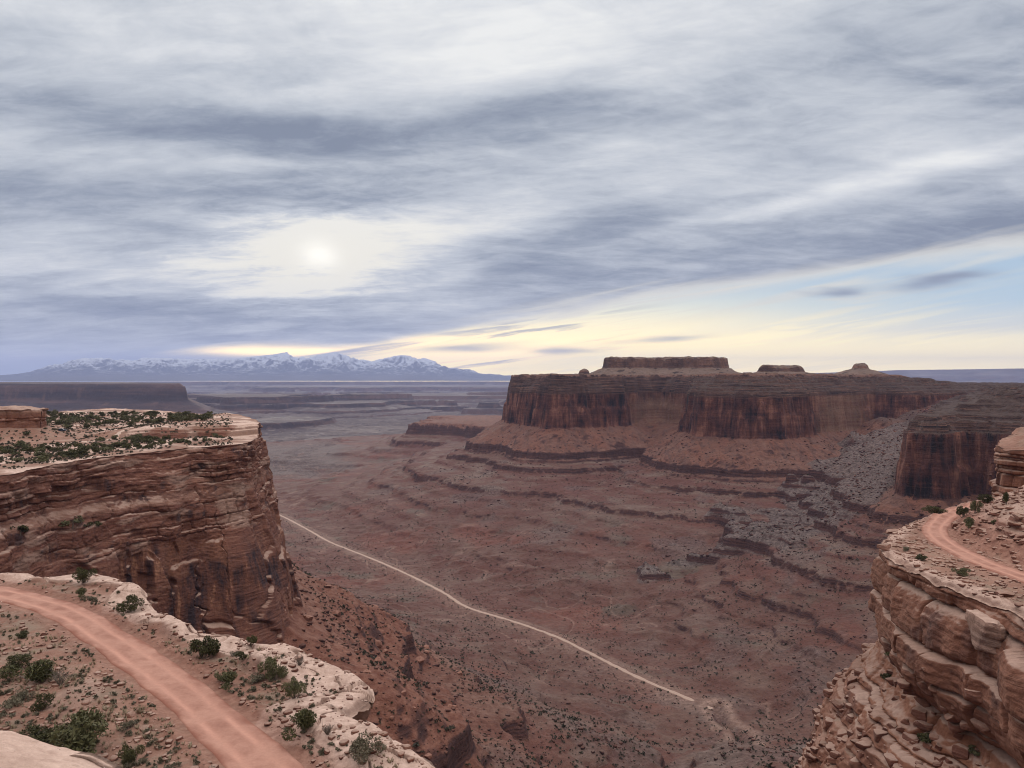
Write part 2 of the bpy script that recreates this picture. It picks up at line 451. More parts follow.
    h = g.noise(P, 0.25, 6, 0.65) * 2.0 + g.noise(g.comb(x * 0.05, y * 0.05, z * 0.35), 1.0, 5, 0.6) * 1.2 \
        + g.noise(g.comb(x * 0.12, y * 0.12, z * 0.012), 1.0, 4, 0.6) * 3.0 * nz.step(0.6, 0.3)
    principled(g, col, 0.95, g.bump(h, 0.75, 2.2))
    return m

def mat_far():
    m, g = new_mat('distant_rock')
    P = g.geo('Position'); x, y, z = g.sep(P)
    nx, ny, nz = g.sep(g.geo('Normal'))
    strata = g.noise(g.comb(x * 0.0012, y * 0.0012, z * 0.018), 1.0, 5, 0.6)
    blot = g.noise(P, 0.0015, 6, 0.6)
    streak = g.noise(g.comb(x * 0.012, y * 0.012, z * 0.003), 1.0, 5, 0.6)
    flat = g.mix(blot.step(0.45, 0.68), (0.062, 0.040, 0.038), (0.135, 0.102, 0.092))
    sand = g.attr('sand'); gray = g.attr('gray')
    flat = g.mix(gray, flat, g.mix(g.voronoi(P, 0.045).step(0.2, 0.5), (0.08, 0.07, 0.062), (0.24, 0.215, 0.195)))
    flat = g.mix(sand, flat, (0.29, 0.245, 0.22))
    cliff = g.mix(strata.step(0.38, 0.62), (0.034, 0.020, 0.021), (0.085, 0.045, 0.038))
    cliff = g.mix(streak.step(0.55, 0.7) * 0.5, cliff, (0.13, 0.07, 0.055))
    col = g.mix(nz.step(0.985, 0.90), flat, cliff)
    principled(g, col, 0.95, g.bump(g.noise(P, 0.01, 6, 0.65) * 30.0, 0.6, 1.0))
    return m

def mat_mountain():
    m, g = new_mat('snowy_mountain')
    P = g.geo('Position'); x, y, z = g.sep(P); nx, ny, nz = g.sep(g.geo('Normal'))
    n = g.noise(P, 0.0016, 7, 0.68)
    lvl = z + (n - 0.5) * 1500.0 + (g.noise(P, 0.0075, 5, 0.7) - 0.5) * 800.0 + (nz - 0.8) * 1600.0
    rock = g.mix(n.step(0.4, 0.6), (0.05, 0.055, 0.06), (0.10, 0.10, 0.10))
    rock = g.mix(z.step(500, 150), rock, (0.07, 0.062, 0.06))
    col = g.mix(lvl.step(600, 1250), rock, (0.70, 0.72, 0.76))
    principled(g, col, 0.9, g.bump(g.noise(P, 0.002, 7, 0.7) * 500.0, 1.0, 1.0))
    return m

# ================================================================ terrain function
def PX(lst): return [(px_at(p, Y), Y) for p, Y in lst]
MESA = PX([(530, 3600), (515, 2900), (508, 2380), (530, 2290), (548, 2180), (556, 2140), (590, 2190), (618, 2230), (630, 2370), (660, 2450), (686, 2300),
           (694, 1950), (702, 1840), (745, 1765), (784, 1745), (796, 1800), (812, 1960), (872, 2120), (903, 2060), (960, 2100), (1300, 2300), (1600, 3000), (1600, 4200), (900, 4200)])
WALL = PX([(930, 2010), (938, 1760), (922, 1330), (904, 1200), (908, 1150), (945, 1120), (968, 1165), (990, 1150), (1014, 1110), (1060, 900), (1150, 650), (1300, 520), (1600, 560), (1600, 3000), (1100, 2400)])
BENCH = PX([(411, 3400), (425, 3330), (452, 3290), (480, 3120), (515, 2900), (560, 2700), (760, 2700), (760, 4100), (430, 4100)])
CAPS = [(PX([(604, 2640), (612, 2590), (640, 2600), (655, 2640), (668, 2590), (690, 2570), (716, 2580), (727, 2640), (724, 2700), (690, 2800), (615, 2780)]), 77, 36),
        (PX([(759, 2290), (780, 2260), (803, 2290), (800, 2370), (762, 2370)]), 43, 19),
        (PX([(853, 2290), (858, 2270), (865, 2275), (867, 2290), (861, 2310)]), 50, 17),
        (PX([(579, 2540), (586, 2530), (588, 2550), (581, 2560)]), 38, 22)]
HEADLAND_BASE = [(-215, 215), (-198, 300), (-190, 345), (-172, 388), (-147, 410), (-124, 428), (-133, 478), (-172, 570), (-250, 700), (-400, 820), (-700, 900), (-700, 150)]
NEAR_BASE = [(-200, 165), (-110, 135), (-70, 120), (-30, 98), (0, 76), (12, 50), (40, 10), (60, -60), (-300, -60), (-300, 160)]
RIGHT_BASE = [(60, 60), (62, 110), (62, 150), (66, 180), (85, 200), (110, 225), (160, 270), (240, 330), (400, 330), (400, -60), (60, -60)]
ROAD_PX = [(262, 509), (280, 516), (305, 529), (330, 543), (365, 557), (400, 572), (440, 592), (462, 606), (480, 613), (520, 625), (560, 640), (590, 655), (640, 680), (680, 697), (715, 712)]
ZF = -345.0
ROAD_XY = [pt(a, b, ZF) for a, b in ROAD_PX]
WASH = catmull([pt(a, b, ZF) for a, b in ((717, 709), (719, 716), (723, 725), (733, 737), (741, 752), (744, 770), (750, 800), (765, 840))], 40)
ROAD_XY_S = catmull(ROAD_XY, 160)
LEDGES = [(-205, 8.0, 60), (-221, 2.5, 20), (-236, 7.0, 32), (-256, 2.5, 20), (-274, 8.0, 30), (-290, 3.6, 20), (-303, 6.5, 24), (-318, 4.2, 18), (-331, 3.4, 14), (-339, 1.6, 10)]
S_D = [0, 4.5, 9.0, 14, 118, 135, 240, 420, 600, 800, 1300]
S_Z = [-35, -78, -86, -135, -205, -214, -246, -288, -318, -347, -380]
W_D = [0, 4, 7.5, 13, 92, 108, 210, 330, 470, 700]
W_Z = [-78, -122, -129, -176, -226, -234, -275, -318, -348, -385]

def height(x, y, far=False):
    """terrain height and material masks at points"""
    x = f32(x); y = f32(y); r = np.sqrt(x * x + y * y); az = x / np.maximum(y, 1)
    pxl = CX + F * az
    # plan-view irregularity of the rims
    wx = 34 * fbm2(x / 190, y / 190, 3, 11); wy = 34 * fbm2(x / 190, y / 190, 3, 17)
    near = sst(1300, 700, r)
    wx = wx * (1 - 0.5 * near); wy = wy * (1 - 0.5 * near)
    w_small = 9 * fbm2(x / 46, y / 46, 3, 23)
    w_joint = 5.0 * (rid2(x / 60, y / 60, 2, 29) - 0.62) * 2
    A = {}
    dm = poly_sd(x + wx * 0.7, y + wy * 0.7, MESA)
    gul = 16 * fbm2(x / 55, y / 55, 4, 31)
    dw = poly_sd(x + wx * 0.5, y + wy * 0.5, WALL)
    gul = 16 * fbm2(x / 55, y / 55, 4, 31) + 9 * (rid2(x / 34, y / 34, 3, 33) - 0.6)
    det = w_small * 0.9 + w_joint * 1.5 + 3.8 * (rid2(x / 21, y / 21, 2, 27) - 0.62)
    det = det + np.where(dw < dm, 10.0 * (rid2(x / 42, y / 42, 2, 28) - 0.62), 0)
    dcl = np.minimum(dm, dw) + det
    def prof(d, D, Zs):
        dt = np.where(d + det < 14, np.minimum(d + det, 14), np.maximum(d + gul * sst(14, 60, d) + det * sst(60, 14, d), 13))
        return np.interp(np.maximum(dt, 0), D, Zs) + 15 * fbm2(x / 85, y / 85, 3, 34) * sst(0, 5, dt) * sst(14, 8, dt)
    z = np.maximum(prof(dm, S_D, S_Z), prof(dw, W_D, W_Z))
    # mesa top with stepped upper beds
    u = np.maximum(-dcl, 0)
    iswall = dw < dm
    top = 12 - 10 * sst(880, 915, pxl) - 16 * sst(915, 960, pxl) - 4 * sst(960, 1100, pxl)
    kw = np.where(iswall, 150, 22 + 34 * sst(690, 710, pxl) + 14 * fbm2(x / 130, y / 130, 2, 37))
    zc0 = np.where(iswall, -78, -35)
    kk = np.clip(u / np.maximum(kw, 14), 0, 1)
    kz = zc0 + (top - zc0) * kk ** 0.8
    for zb, hh in ((-70, 4), (-62, 4), (-54, 4), (-45, 4), (-37, 3.5), (-29, 4), (-21, 4), (-12, 4), (-3, 4), (5, 3)):
        q = kz - zb - 1.5 * fbm2(x / 60, y / 60, 2, 41)
        kz = kz + hh * np.tanh(q / 0.6) * np.exp(-(q / 6.0) ** 2) * np.where(iswall, 1.7, 1.0)
    _, jf, jh = worley2(x / 26, y / 26, 45)
    kz = kz + (1.2 * fbm2(x / 25, y / 25, 3, 43) + ((jh - 0.6) * 8.0 + 2.5 * np.sign(pn2(x / 15, y / 15, 44))) * sst(0.0, 0.12, jf) * sst(0.5, 0.85, kk)) * sst(4, 16, u)
    z = np.where(u > 0, kz, z)
    A['kay'] = sst(1, 5, u) * sst(10, 5, kz)
    A['cliffm'] = sst(-1.5, 0.5, dcl) * sst(15.5, 13.0, dcl)
    # butte caps
    for i, (pl, zt, ch) in enumerate(CAPS):
        c = np.mean(np.array(pl), 0)
        sel = (np.abs(x - c[0]) < 420) & (np.abs(y - c[1]) < 420)
        if not sel.any(): continue
        xs, ys = x[sel], y[sel]
        dc = poly_sd(xs + 6 * fbm2(xs / 40, ys / 40, 2, 47), ys + 6 * fbm2(xs / 40, ys / 40, 2, 51), pl) + (8 if i == 0 else 2.5) * fbm2(xs / 26, ys / 26, 3, 53)
        zc = np.where(dc < 0, zt + 4.0 * fbm2(xs / 30, ys / 30, 3, 57) - 5.0 * sst(-10, 0, dc), np.interp(dc, [0, 6, 78, 140, 500], [zt - 5, zt - ch, 10, -60, -500]))
        z[sel] = np.maximum(z[sel], zc)
    # broad dark-capped bench behind the nose of the mesa
    sel = (r > 2300) & (r < 5200) & (pxl < 760)
    if sel.any():
        xs, ys = x[sel], y[sel]
        db = poly_sd(xs + wx[sel], ys + wy[sel], BENCH) + 0.4 * w_small[sel]
        zb = np.where(db < 0, -204 + 2 * fbm2(xs / 50, ys / 50, 2, 61) + np.minimum(-db * 0.012, 5), np.interp(db + gul[sel] * sst(6, 60, db), [0, 5, 45, 50, 110, 330, 800, 1200], [-205, -219, -243, -248, -275, -305, -342, -372]))
        z[sel] = np.maximum(z[sel], zb)
    # boulder ramp that fills the head of the side canyon
    t = np.clip((y - 1050) / (2030 - 1050), 0, 1)
    ax = px_at(868, 1) * (1 - t) * y + px_at(942, 1) * t * y
    rz = -212 + 158 * t ** 1.1 - np.abs(x - ax) * (0.42 + 0.18 * fbm2(x / 90, y / 90, 2, 67)) + 6 * fbm2(x / 40, y / 40, 3, 71)
    rz = np.where((y > 950) & (y < 2120), rz - 160 * sst(1230, 1010, y), -999)
    A['gray'] = sst(-4, 6, rz - z) * sst(1000, 1250, y)
    z = np.maximum(z, rz)
    # talus under the nearer rims
    dh = poly_sd(x + 0.25 * wx, y + 0.25 * wy, HEADLAND_BASE); dn = poly_sd(x, y, NEAR_BASE); dr = poly_sd(x, y, RIGHT_BASE)
    red = np.zeros_like(z)
    for i, dd in enumerate((dh, dn, dr)):
        sel = dd < 900
        if not sel.any(): continue
        xs, ys = x[sel], y[sel]; dds = dd[sel]
        g2 = 13 * fbm2(xs / 48, ys / 48, 4, 73) + 5 * fbm2(xs / 17, ys / 17, 3, 76)
        # broad talus fans
        fan = 26 * fbm2(xs / 130, ys / 130, 2, 79)
        q = np.maximum(dds + (g2 + fan) * sst(4, 70, dds), 0)
        zz = np.interp(q, [0, 88, 103, 200, 330, 500, 800], [-140, -203, -212, -254, -303, -346, -372])
        zz = zz - np.where(dds < 0, -np.minimum(-dds, 15) * 0.3, 0)
        z[sel] = np.maximum(z[sel], zz)
        red[sel] = np.maximum(red[sel], sst(190, 60, q) * (1.0 if i < 2 else 0.6) * (z[sel] <= zz + 2))
    A['red'] = red
    # canyon floor
    Fz = ZF + 7 * fbm2(x / 170, y / 170, 3, 83) + 2.2 * fbm2(x / 38, y / 38, 3, 85)
    wash = np.abs(fbm2(x / 260, y / 260, 3, 87)); wsm = sst(0.05, 0.0, wash)
    Fz = Fz - 5.0 * wsm
    if far:
        Fz = far_floor(x, y, r, Fz, A)
    d_ = z - Fz; hsm = 7.0
    z = Fz + 0.5 * (d_ + np.sqrt(d_ * d_ + hsm * hsm))
    dlv = line_dist(x, y, ROAD_XY_S[::8])
    cone = ZF + 4 + 0.10 * np.maximum(dlv - 20, 0) + 0.0013 * np.maximum(dlv - 60, 0) ** 2 + 3.5 * fbm2(x / 60, y / 60, 3, 89) * sst(15, 60, dlv)
    dd_ = cone - z; cw = 8.0
    z = np.where(dlv < 420, cone - 0.5 * (dd_ + np.sqrt(dd_ * dd_ + cw * cw)), z)
    z = z + 13.0 * (rid2(x / 150 + 0.3 * fbm2(x / 60, y / 60, 2, 88), y / 150, 3, 90) - 0.5) * sst(22, 110, dlv) * sst(-290, -325, z)
    # resistant beds: steep ledges that follow the contours, partly buried
    bury = fbm2(x / 330, y / 330, 3, 91)
    und = 3.0 * fbm2(x / 260, y / 260, 2, 93) + 0.8 * fbm2(x / 14, y / 14, 3, 95)
    ledge_ok = sst(4700, 4300, r)
    for i, (zb, hh, L) in enumerate(LEDGES):
        q = z - zb - und
        pres = sst(-0.7, -0.2, 0.35 * sst(600, 480, pxl) * sst(1400, 1700, y) + bury + 0.55 * pn2(x / 190 + i * 9.1, y / 190, 97 + i) + (0.28 if i == 0 else 0.0))
        z = z + hh * (0.85 + 0.75 * sst(1300, 2600, r)) * np.tanh(q / 0.9) * np.exp(-(np.abs(q) / L) ** 1.6) * pres * ledge_ok
    # debris roughness
    rough = sst(-20, -60, z)
    z = z + rough * (0.9 * fbm2(x / 11, y / 11, 3, 101) + 1.4 * np.maximum(0, fbm2(x / 7, y / 7, 2, 103) - 0.25) * sst(0.0, 0.5, fbm2(x / 120, y / 120, 2, 105) + 0.25))
    # road bed
    dl = line_dist(x, y, ROAD_XY_S[::4]) if not far else np.full_like(x, 999)
    zr = ZF + 1.5
    w = sst(26, 7, dl)
    z = z * (1 - w) + zr * w
    wsh = line_dist(x, y, WASH) if not far else np.full_like(x, 999)
    z = z - (5.0 + 3 * fbm2(x / 25, y / 25, 2, 99)) * np.exp(-(wsh / (6.0 + 2.5 * fbm2(x / 18, y / 18, 2, 98))) ** 2) + 1.5 * np.exp(-((wsh - 16) / 8.0) ** 2)
    # masks
    sandn = fbm2(x / 70, y / 70, 4, 107)
    A['sand'] = np.clip(sst(0.05, 0.0, wash * 3) * sst(-322, -337, z) * 0.45 + sst(0.40, 0.75, sandn) * 0.35 * sst(-240, -300, z) + sst(30, 12, dl) * 0.35 + np.exp(-((wsh - 12) / 5.0) ** 2) * 0.7, 0, 1)
    gp = sst(0.22, 0.42, fbm2(x / 120, y / 120, 4, 109)) * sst(-200, -226, z) * sst(-330, -300, z)
    A['gray'] = np.clip(A['gray'] + gp * 0.5, 0, 1)
    pale = sst(250, 120, np.sqrt((x - 262) ** 2 + (y - 800) ** 2 * 0.6)) * sst(0.0, 0.35, fbm2(x / 60, y / 60, 3, 111))
    A['gray'] = np.clip(A['gray'] + pale * 0.4, 0, 1)
    A['alcove'] = sst(60, 8, np.abs(pxl - 662)) * sst(2250, 2330, y) * sst(-48, -58, z) * 0.9 + sst(40, 8, np.abs(pxl - 842)) * sst(1850, 1950, y) * 0.8
    return z, A

FARMESA = PX([(-300, 6900), (-40, 6700), (60, 6480), (120, 6560), (182, 6420), (188, 6900), (160, 8000), (-300, 9500)])
FARMESA2 = PX([(-300, 8500), (185, 8000), (218, 8600), (236, 9300), (180, 11500), (-300, 12000)])
FARMESA3 = PX([(255, 7800), (325, 7500), (372, 8000), (388, 8800), (300, 9300), (235, 9000)])
FARMESA4 = PX([(388, 10600), (470, 10200), (540, 10600), (540, 12800), (400, 12800)])
FARMESA5 = PX([(250, 5500), (290, 5350), (318, 5700), (330, 6300), (262, 6400)])
FARWALL = PX([(256, 17500), (330, 18500), (380, 17500), (405, 20500), (440, 19000), (500, 17500), (700, 18000), (1100, 20000), (1100, 26000), (250, 26000)])
FARWALL2 = PX([(-200, 23000), (250, 24500), (420, 26000), (1200, 24000), (1200, 34000), (-200, 34000)])
def far_floor(x, y, r, Fz, A):
    pxl = CX + F * x / np.maximum(y, 1)
    w1 = fbm2(x / 1500, y / 1500, 4, 113); w2 = fbm2(x / 1500, y / 1500, 4, 117)
    f = sst(3600, 4300, r)
    base = -352 + 6 * fbm2(x / 300, y / 300, 3, 121)
    n = rid2(x / 2600 + 0.4 * w1, y / 3400 + 0.4 * w2, 4, 123)
    cut = sst(0.80, 0.83, n) * 60 + sst(0.84, 0.88, n) * 110
    m = fbm2(x / 1900, y / 2600, 5, 127)
    up = sst(0.10, 0.13, m) * 55 + sst(0.20, 0.24, m) * 60 + sst(0.34, 0.37, m) * 70
    amp = sst(5000, 6500, r)
    base = base + amp * (up - cut) - 120 * sst(9000, 20000, r)
    for pl, zt, wob in ((FARMESA, -27, 150), (FARMESA2, -205, 260), (FARMESA3, -235, 250), (FARMESA4, -214, 320), (FARMESA5, -302, 180), (FARWALL, -170, 900), (FARWALL2, -60, 1500)):
        d = poly_sd(x + wob * w1, y + wob * w2, pl) + 0.12 * wob * fbm2(x / 260, y / 260, 3, 131)
        s = max(1.0, wob / 300)
        if zt == -27: prof = np.interp(d, [-300, 0, 25, 40, 60, 240, 262, 420, 440, 800, 830, 1500], [-22, -30, -55, -60, -165, -255, -275, -300, -318, -335, -360, -400])
        elif zt in (-205, -235, -214, -302): prof = zt + np.interp(d, [0, 25, 190, 215, 480, 510, 900], [0, -38, -66, -88, -105, -125, -190])
        else: prof = zt + np.interp(d / s, [-50, 0, 40, 260, 300, 620, 660, 1200], [0, -5, -90, -150, -185, -225, -262, -330])
        base = np.maximum(base, prof)
    A['sand'] = 0.7 * sst(0.16, 0.30, fbm2(x / 1300, y / 1900, 4, 133)) * sst(-330, -345, base) * sst(-372, -352, base) * sst(5200, 6000, r)
    A['gray'] = sst(2650, 2900, y + 200 * fbm2(x / 160, y / 160, 3, 135)) * sst(4700, 4000, r) * sst(365, 325, pxl + 40 * fbm2(x / 200, y / 200, 3, 137))
    return Fz * (1 - f) + base * f

def polar(a0, a1, nc, rs):
    az = np.linspace(a0, a1, nc); R, Aa = np.meshgrid(np.asarray(rs), az, indexing='ij')
    return f32(R * np.sin(Aa)), f32(R * np.cos(Aa))
def seg(a, b, step): return np.arange(a, b, step)

M_CAN, M_FAR, M_MTN = mat_canyon(), mat_far(), mat_mountain()

def build_mid():
    q = 1.0 / Q
    rs = np.concatenate([seg(230, 620, 2.0 * q), seg(620, 1500, 1.9 * q), seg(1500, 2150, 1.7 * q), seg(2150, 2700, 2.0 * q), seg(2700, 3500, 4 * q), seg(3500, 4560, 9 * q)])
    nc = int(1150 * Q)
    X, Y = polar(math.radians(-38), math.radians(40), nc, rs)
    sh = X.shape
    z, A = height(X.ravel(), Y.ravel())
    far_sel = (np.hypot(X, Y).ravel() > 2200)
    zf, Af = height(X.ravel()[far_sel], Y.ravel()[far_sel], True)
    # keep the road bed of the plain version where it runs
    z[far_sel] = np.where(line_dist(X.ravel()[far_sel], Y.ravel()[far_sel], ROAD_XY_S[::4]) < 40, z[far_sel], zf)
    for k in A: A[k][far_sel] = Af[k]
    V = np.stack([X.ravel(), Y.ravel(), z], 1)
    fc = grid_faces(*sh)
    fv = V[fc].mean(1); fx, fy, fz = fv.T
    dm = np.minimum(poly_sd(fx, fy, MESA), poly_sd(fx, fy, WALL))
    pxl = CX + F * fx / fy
    capd = np.min([poly_sd(fx, fy, c[0]) for c in CAPS], 0)
    fr = np.hypot(fx, fy)
    lab = np.zeros(len(fc), int)                      # 0 canyon floor and slopes
    lab[(fz > -138) & (dm < 45) & (fy > 1000)] = 1     # mesa
    lab[(fz > -180) & (fx > 240) & (pxl > 893) & (fy < 1500) & (dm < 60)] = 2   # right-hand wall
    lab[(fz > -80) & (pxl > 905) & (dm < 60)] = 2
    lab[(capd < 100) & (fz > 13) & (lab == 1)] = 3
    lab[(lab == 0) & (fz > -345 + 25)] = 4            # talus
    lab[(lab == 4) & (fx < 30) & (fr < 900)] = 5
    names = [('canyon_floor', 'reddish brown canyon floor of low ledges and dry washes', 'canyon floor'),
             ('mesa', 'long flat topped dark red mesa across the canyon', 'mesa'),
             ('canyon_wall', 'dark streaked cliff wall at the right above the bend of the road', 'cliff'),
             ('butte_caps', 'blocky rock caps on top of the mesa', 'butte'),
             ('talus_slope', 'ledged talus slopes below the mesa cliffs', 'slope'),
             ('rubble_slope', 'red rubble slope under the left headland cliff', 'slope')]
    for k, (n, l, c) in enumerate(names):
        s = lab == k
        if not s.any(): continue
        v, f, a = compact(V, fc[s], A)
        structure(link(n, new_mesh(n, v, f, True, a), M_CAN), l, c)
build_mid()
print('mid', time.time() - T0)

def build_far():
    rs = np.concatenate([seg(4500, 9000, 14 / Q), np.geomspace(9000, 36000, int(420 * Q))])
    X, Y = polar(math.radians(-40), math.radians(40), int(900 * Q), rs)
    z, A = height(X.ravel(), Y.ravel(), True)
    r = np.hypot(X, Y).ravel()
    z = z - 6 * sst(4800, 4520, r)
    fc = grid_faces(*X.shape); V = np.stack([X.ravel(), Y.ravel(), z], 1)
    fv = V[fc].mean(1)
    inm = (poly_sd(fv[:, 0], fv[:, 1], FARMESA) < 420) & (fv[:, 2] > -330)
    v, f, a = compact(V, fc[inm], A)
    structure(link('distant_mesa', new_mesh('distant_mesa', v, f, True, a), M_FAR), 'distant purple mesa at the left under the snowy mountains', 'mesa')
    v, f, a = compact(V, fc[~inm], A)
    structure(link('distant_canyonland', new_mesh('distant_canyonland', v, f, True, a), M_FAR), 'hazy blue canyon country fading towards the mountains', 'canyon country')
build_far()

def build_mountains():
    # snowy range about fifty kilometres away
    R = np.linspace(36000, 56000, int(240 * Q)); X, Y = polar(math.radians(-42), math.radians(12), int(1100 * Q), R)
    x, y = X.ravel(), Y.ravel(); pxl = CX + F * x / y
    sky_px = [-300, -60, 0, 30, 60, 90, 130, 160, 200, 235, 262, 275, 288, 300, 322, 335, 350, 372, 388, 402, 420, 440, 462, 480, 520, 560, 640, 760]
    sky_y = [378, 377, 376.5, 374, 367, 362, 362, 362, 362.5, 362, 359, 357.5, 355, 358, 357.5, 354.5, 359, 364, 359, 357.5, 359, 365, 370, 373, 377, 379, 381, 382]
    ridge = (HY - np.interp(pxl, sky_px, sky_y)) / F * 46000
    r = np.hypot(x, y)
    env = np.interp(r, [36000, 41000, 46000, 52000, 56000], [0.0, 0.30, 1.0, 0.55, 0.2])
    n = rid2(x / 2600, y / 3600, 6, 141, 0.55) - 0.55
    z = -40 + (ridge + 40) * env + n * np.maximum(ridge, 0) * 0.75 * sst(0.1, 0.6, env)
    z = np.minimum(z, (HY - np.interp(pxl, sky_px, sky_y) + 2.2) / F * r)
    o = link('mountain_range', new_mesh('mountain_range', np.stack([x, y, z], 1), grid_faces(*X.shape)), M_MTN)
    structure(o, 'snow streaked blue mountain range on the horizon', 'mountains')
    # flat blue plateau at the right
    R = np.linspace(27000, 34000, int(120 * Q)); X, Y = polar(math.radians(8), math.radians(42), int(600 * Q), R)
    x, y = X.ravel(), Y.ravel(); pxl = CX + F * x / y
    top = np.interp(pxl, [600, 700, 735, 870, 900, 1024, 1200], [380, 376.5, 375.5, 372, 371, 370.3, 370])
    zt = (HY - top) / F * 30000
    r = np.hypot(x, y) + 500 * fbm2(x / 2500, y / 2500, 4, 151)
    z = -260 + (zt + 260) * np.interp(r, [27000, 28600, 28900, 29300, 29700, 30200], [0, 0.35, 0.6, 0.75, 0.97, 1.0])
    o = link('plateau', new_mesh('plateau', np.stack([x, y, z], 1), grid_faces(*X.shape)), M_FAR)
    structure(o, 'flat blue plateau on the right horizon', 'plateau')
build_mountains()
print('far', time.time() - T0)

# ---------------------------------------------------------------- the unpaved road on the canyon floor
def mat_dirt(name, a, b, rut_attr=True):
    m, g = new_mat(name)
    P = g.geo('Position'); n = g.noise(P, 0.35, 6, 0.65); n2 = g.noise(P, 4.0, 5, 0.65)
    rut = g.attr('rut')
    col = g.mix(n.step(0.3, 0.7), a, b)
    col = g.mix((rut * n.step(0.3, 0.6)) * 0.7, col, tuple(c * 1.35 for c in a))
    col = g.mix(g.attr('edge') * 0.85, col, tuple(c * k for c, k in zip(b, (0.82, 0.68, 0.62))))
    t = (n2 - 0.5) * 0.35 + 1.0
    col = g.mix(1.0, col, g.comb(t, t, t), 'MULTIPLY')
    principled(g, col, 0.95, g.bump(n2 * 0.12 + n * 0.35, 0.7, 0.5))
    return m
def road_strip(name, P, width, zf, mat, nx=9, ruts=True, wob=0.0, seed=0):
    P = np.asarray(P); T = np.gradient(P, axis=0); T /= np.linalg.norm(T, axis=1)[:, None]
    Nn = np.stack([-T[:, 1], T[:, 0]], 1)
    s = np.concatenate([[0], np.cumsum(np.linalg.norm(np.diff(P, axis=0), axis=1))])
    u = np.linspace(-1, 1, nx)
    w = width / 2 * (1 + wob * fbm2(s / (width * 2.2), s * 0 + seed, 3, 161))
    w2 = width / 2 * (1 + wob * fbm2(s / (width * 2.2), s * 0 + seed + 9, 3, 161))
    off = np.where(u[None] < 0, u[None] * w[:, None], u[None] * w2[:, None])
    XY = P[:, None, :] + Nn[:, None, :] * off[..., None]
    x, y = XY[..., 0].ravel(), XY[..., 1].ravel()
    U = np.broadcast_to(u, (len(P), nx)).ravel()
    z = zf(x, y) - 0.35 * (np.abs(U) > 0.995) - 0.06 * sst(0.8, 1.0, np.abs(U)) - 0.06 * np.exp(-((np.abs(U) - 0.42) / 0.13) ** 2) * (width < 6)
    rut = np.exp(-((np.abs(U) - 0.42) / 0.14) ** 2)
    V = np.stack([x, y, z], 1)
    return new_mesh(name, V, grid_faces(len(P), nx), True, {'rut': rut, 'across': U, 'along': np.repeat(s, nx), 'edge': sst(0.74, 0.98, np.abs(U) + 0.22 * fbm2(x / width * 1.6, y / width * 1.6, 3, 167))})
M_ROADF = mat_dirt('valley_dirt', (0.34, 0.235, 0.185), (0.27, 0.18, 0.14))
P_ = catmull(ROAD_XY[:-1] + [pt(713, 711, ZF)], 500)
o = link('valley_road', road_strip('valley_road', P_, 6.6, lambda x, y: np.full_like(x, ZF + 1.9) + 0.3 * fbm2(x / 40, y / 40, 2, 3), M_ROADF, 5, wob=0.45), M_ROADF)
structure(o, 'pale dirt road running diagonally across the canyon floor', 'dirt road')

# ---------------------------------------------------------------- air
def build_haze():
    me = bpy.data.meshes.new('haze')
    x0, x1, y0, y1, z0, z1 = -60000, 60000, -3000, 62000, -760, 1800
    v = [(x, y, z) for x in (x0, x1) for y in (y0, y1) for z in (z0, z1)]
    f = [(0, 1, 3, 2), (4, 6, 7, 5), (0, 4, 5, 1), (2, 3, 7, 6), (0, 2, 6, 4), (1, 5, 7, 3)]
    me.from_pydata(v, [], f)
    m = bpy.data.materials.new('haze'); m.use_nodes = True; g = G(m.node_tree)
    out = m.node_tree.nodes.new('ShaderNodeOutputMaterial'); p = m.node_tree.nodes.new('ShaderNodeVolumePrincipled')
    p.inputs['Color'].default_value = (0.52, 0.60, 0.98, 1); p.inputs['Density'].default_value = HAZE
    p.inputs['Anisotropy'].default_value = 0.2
    m.node_tree.links.new(p.outputs[0], out.inputs['Volume'])
    o = link('haze', me, m); tag(o, 'thin blue haze filling the distant canyon air', 'haze', kind='stuff')
HAZE = 2.1e-5
build_haze()
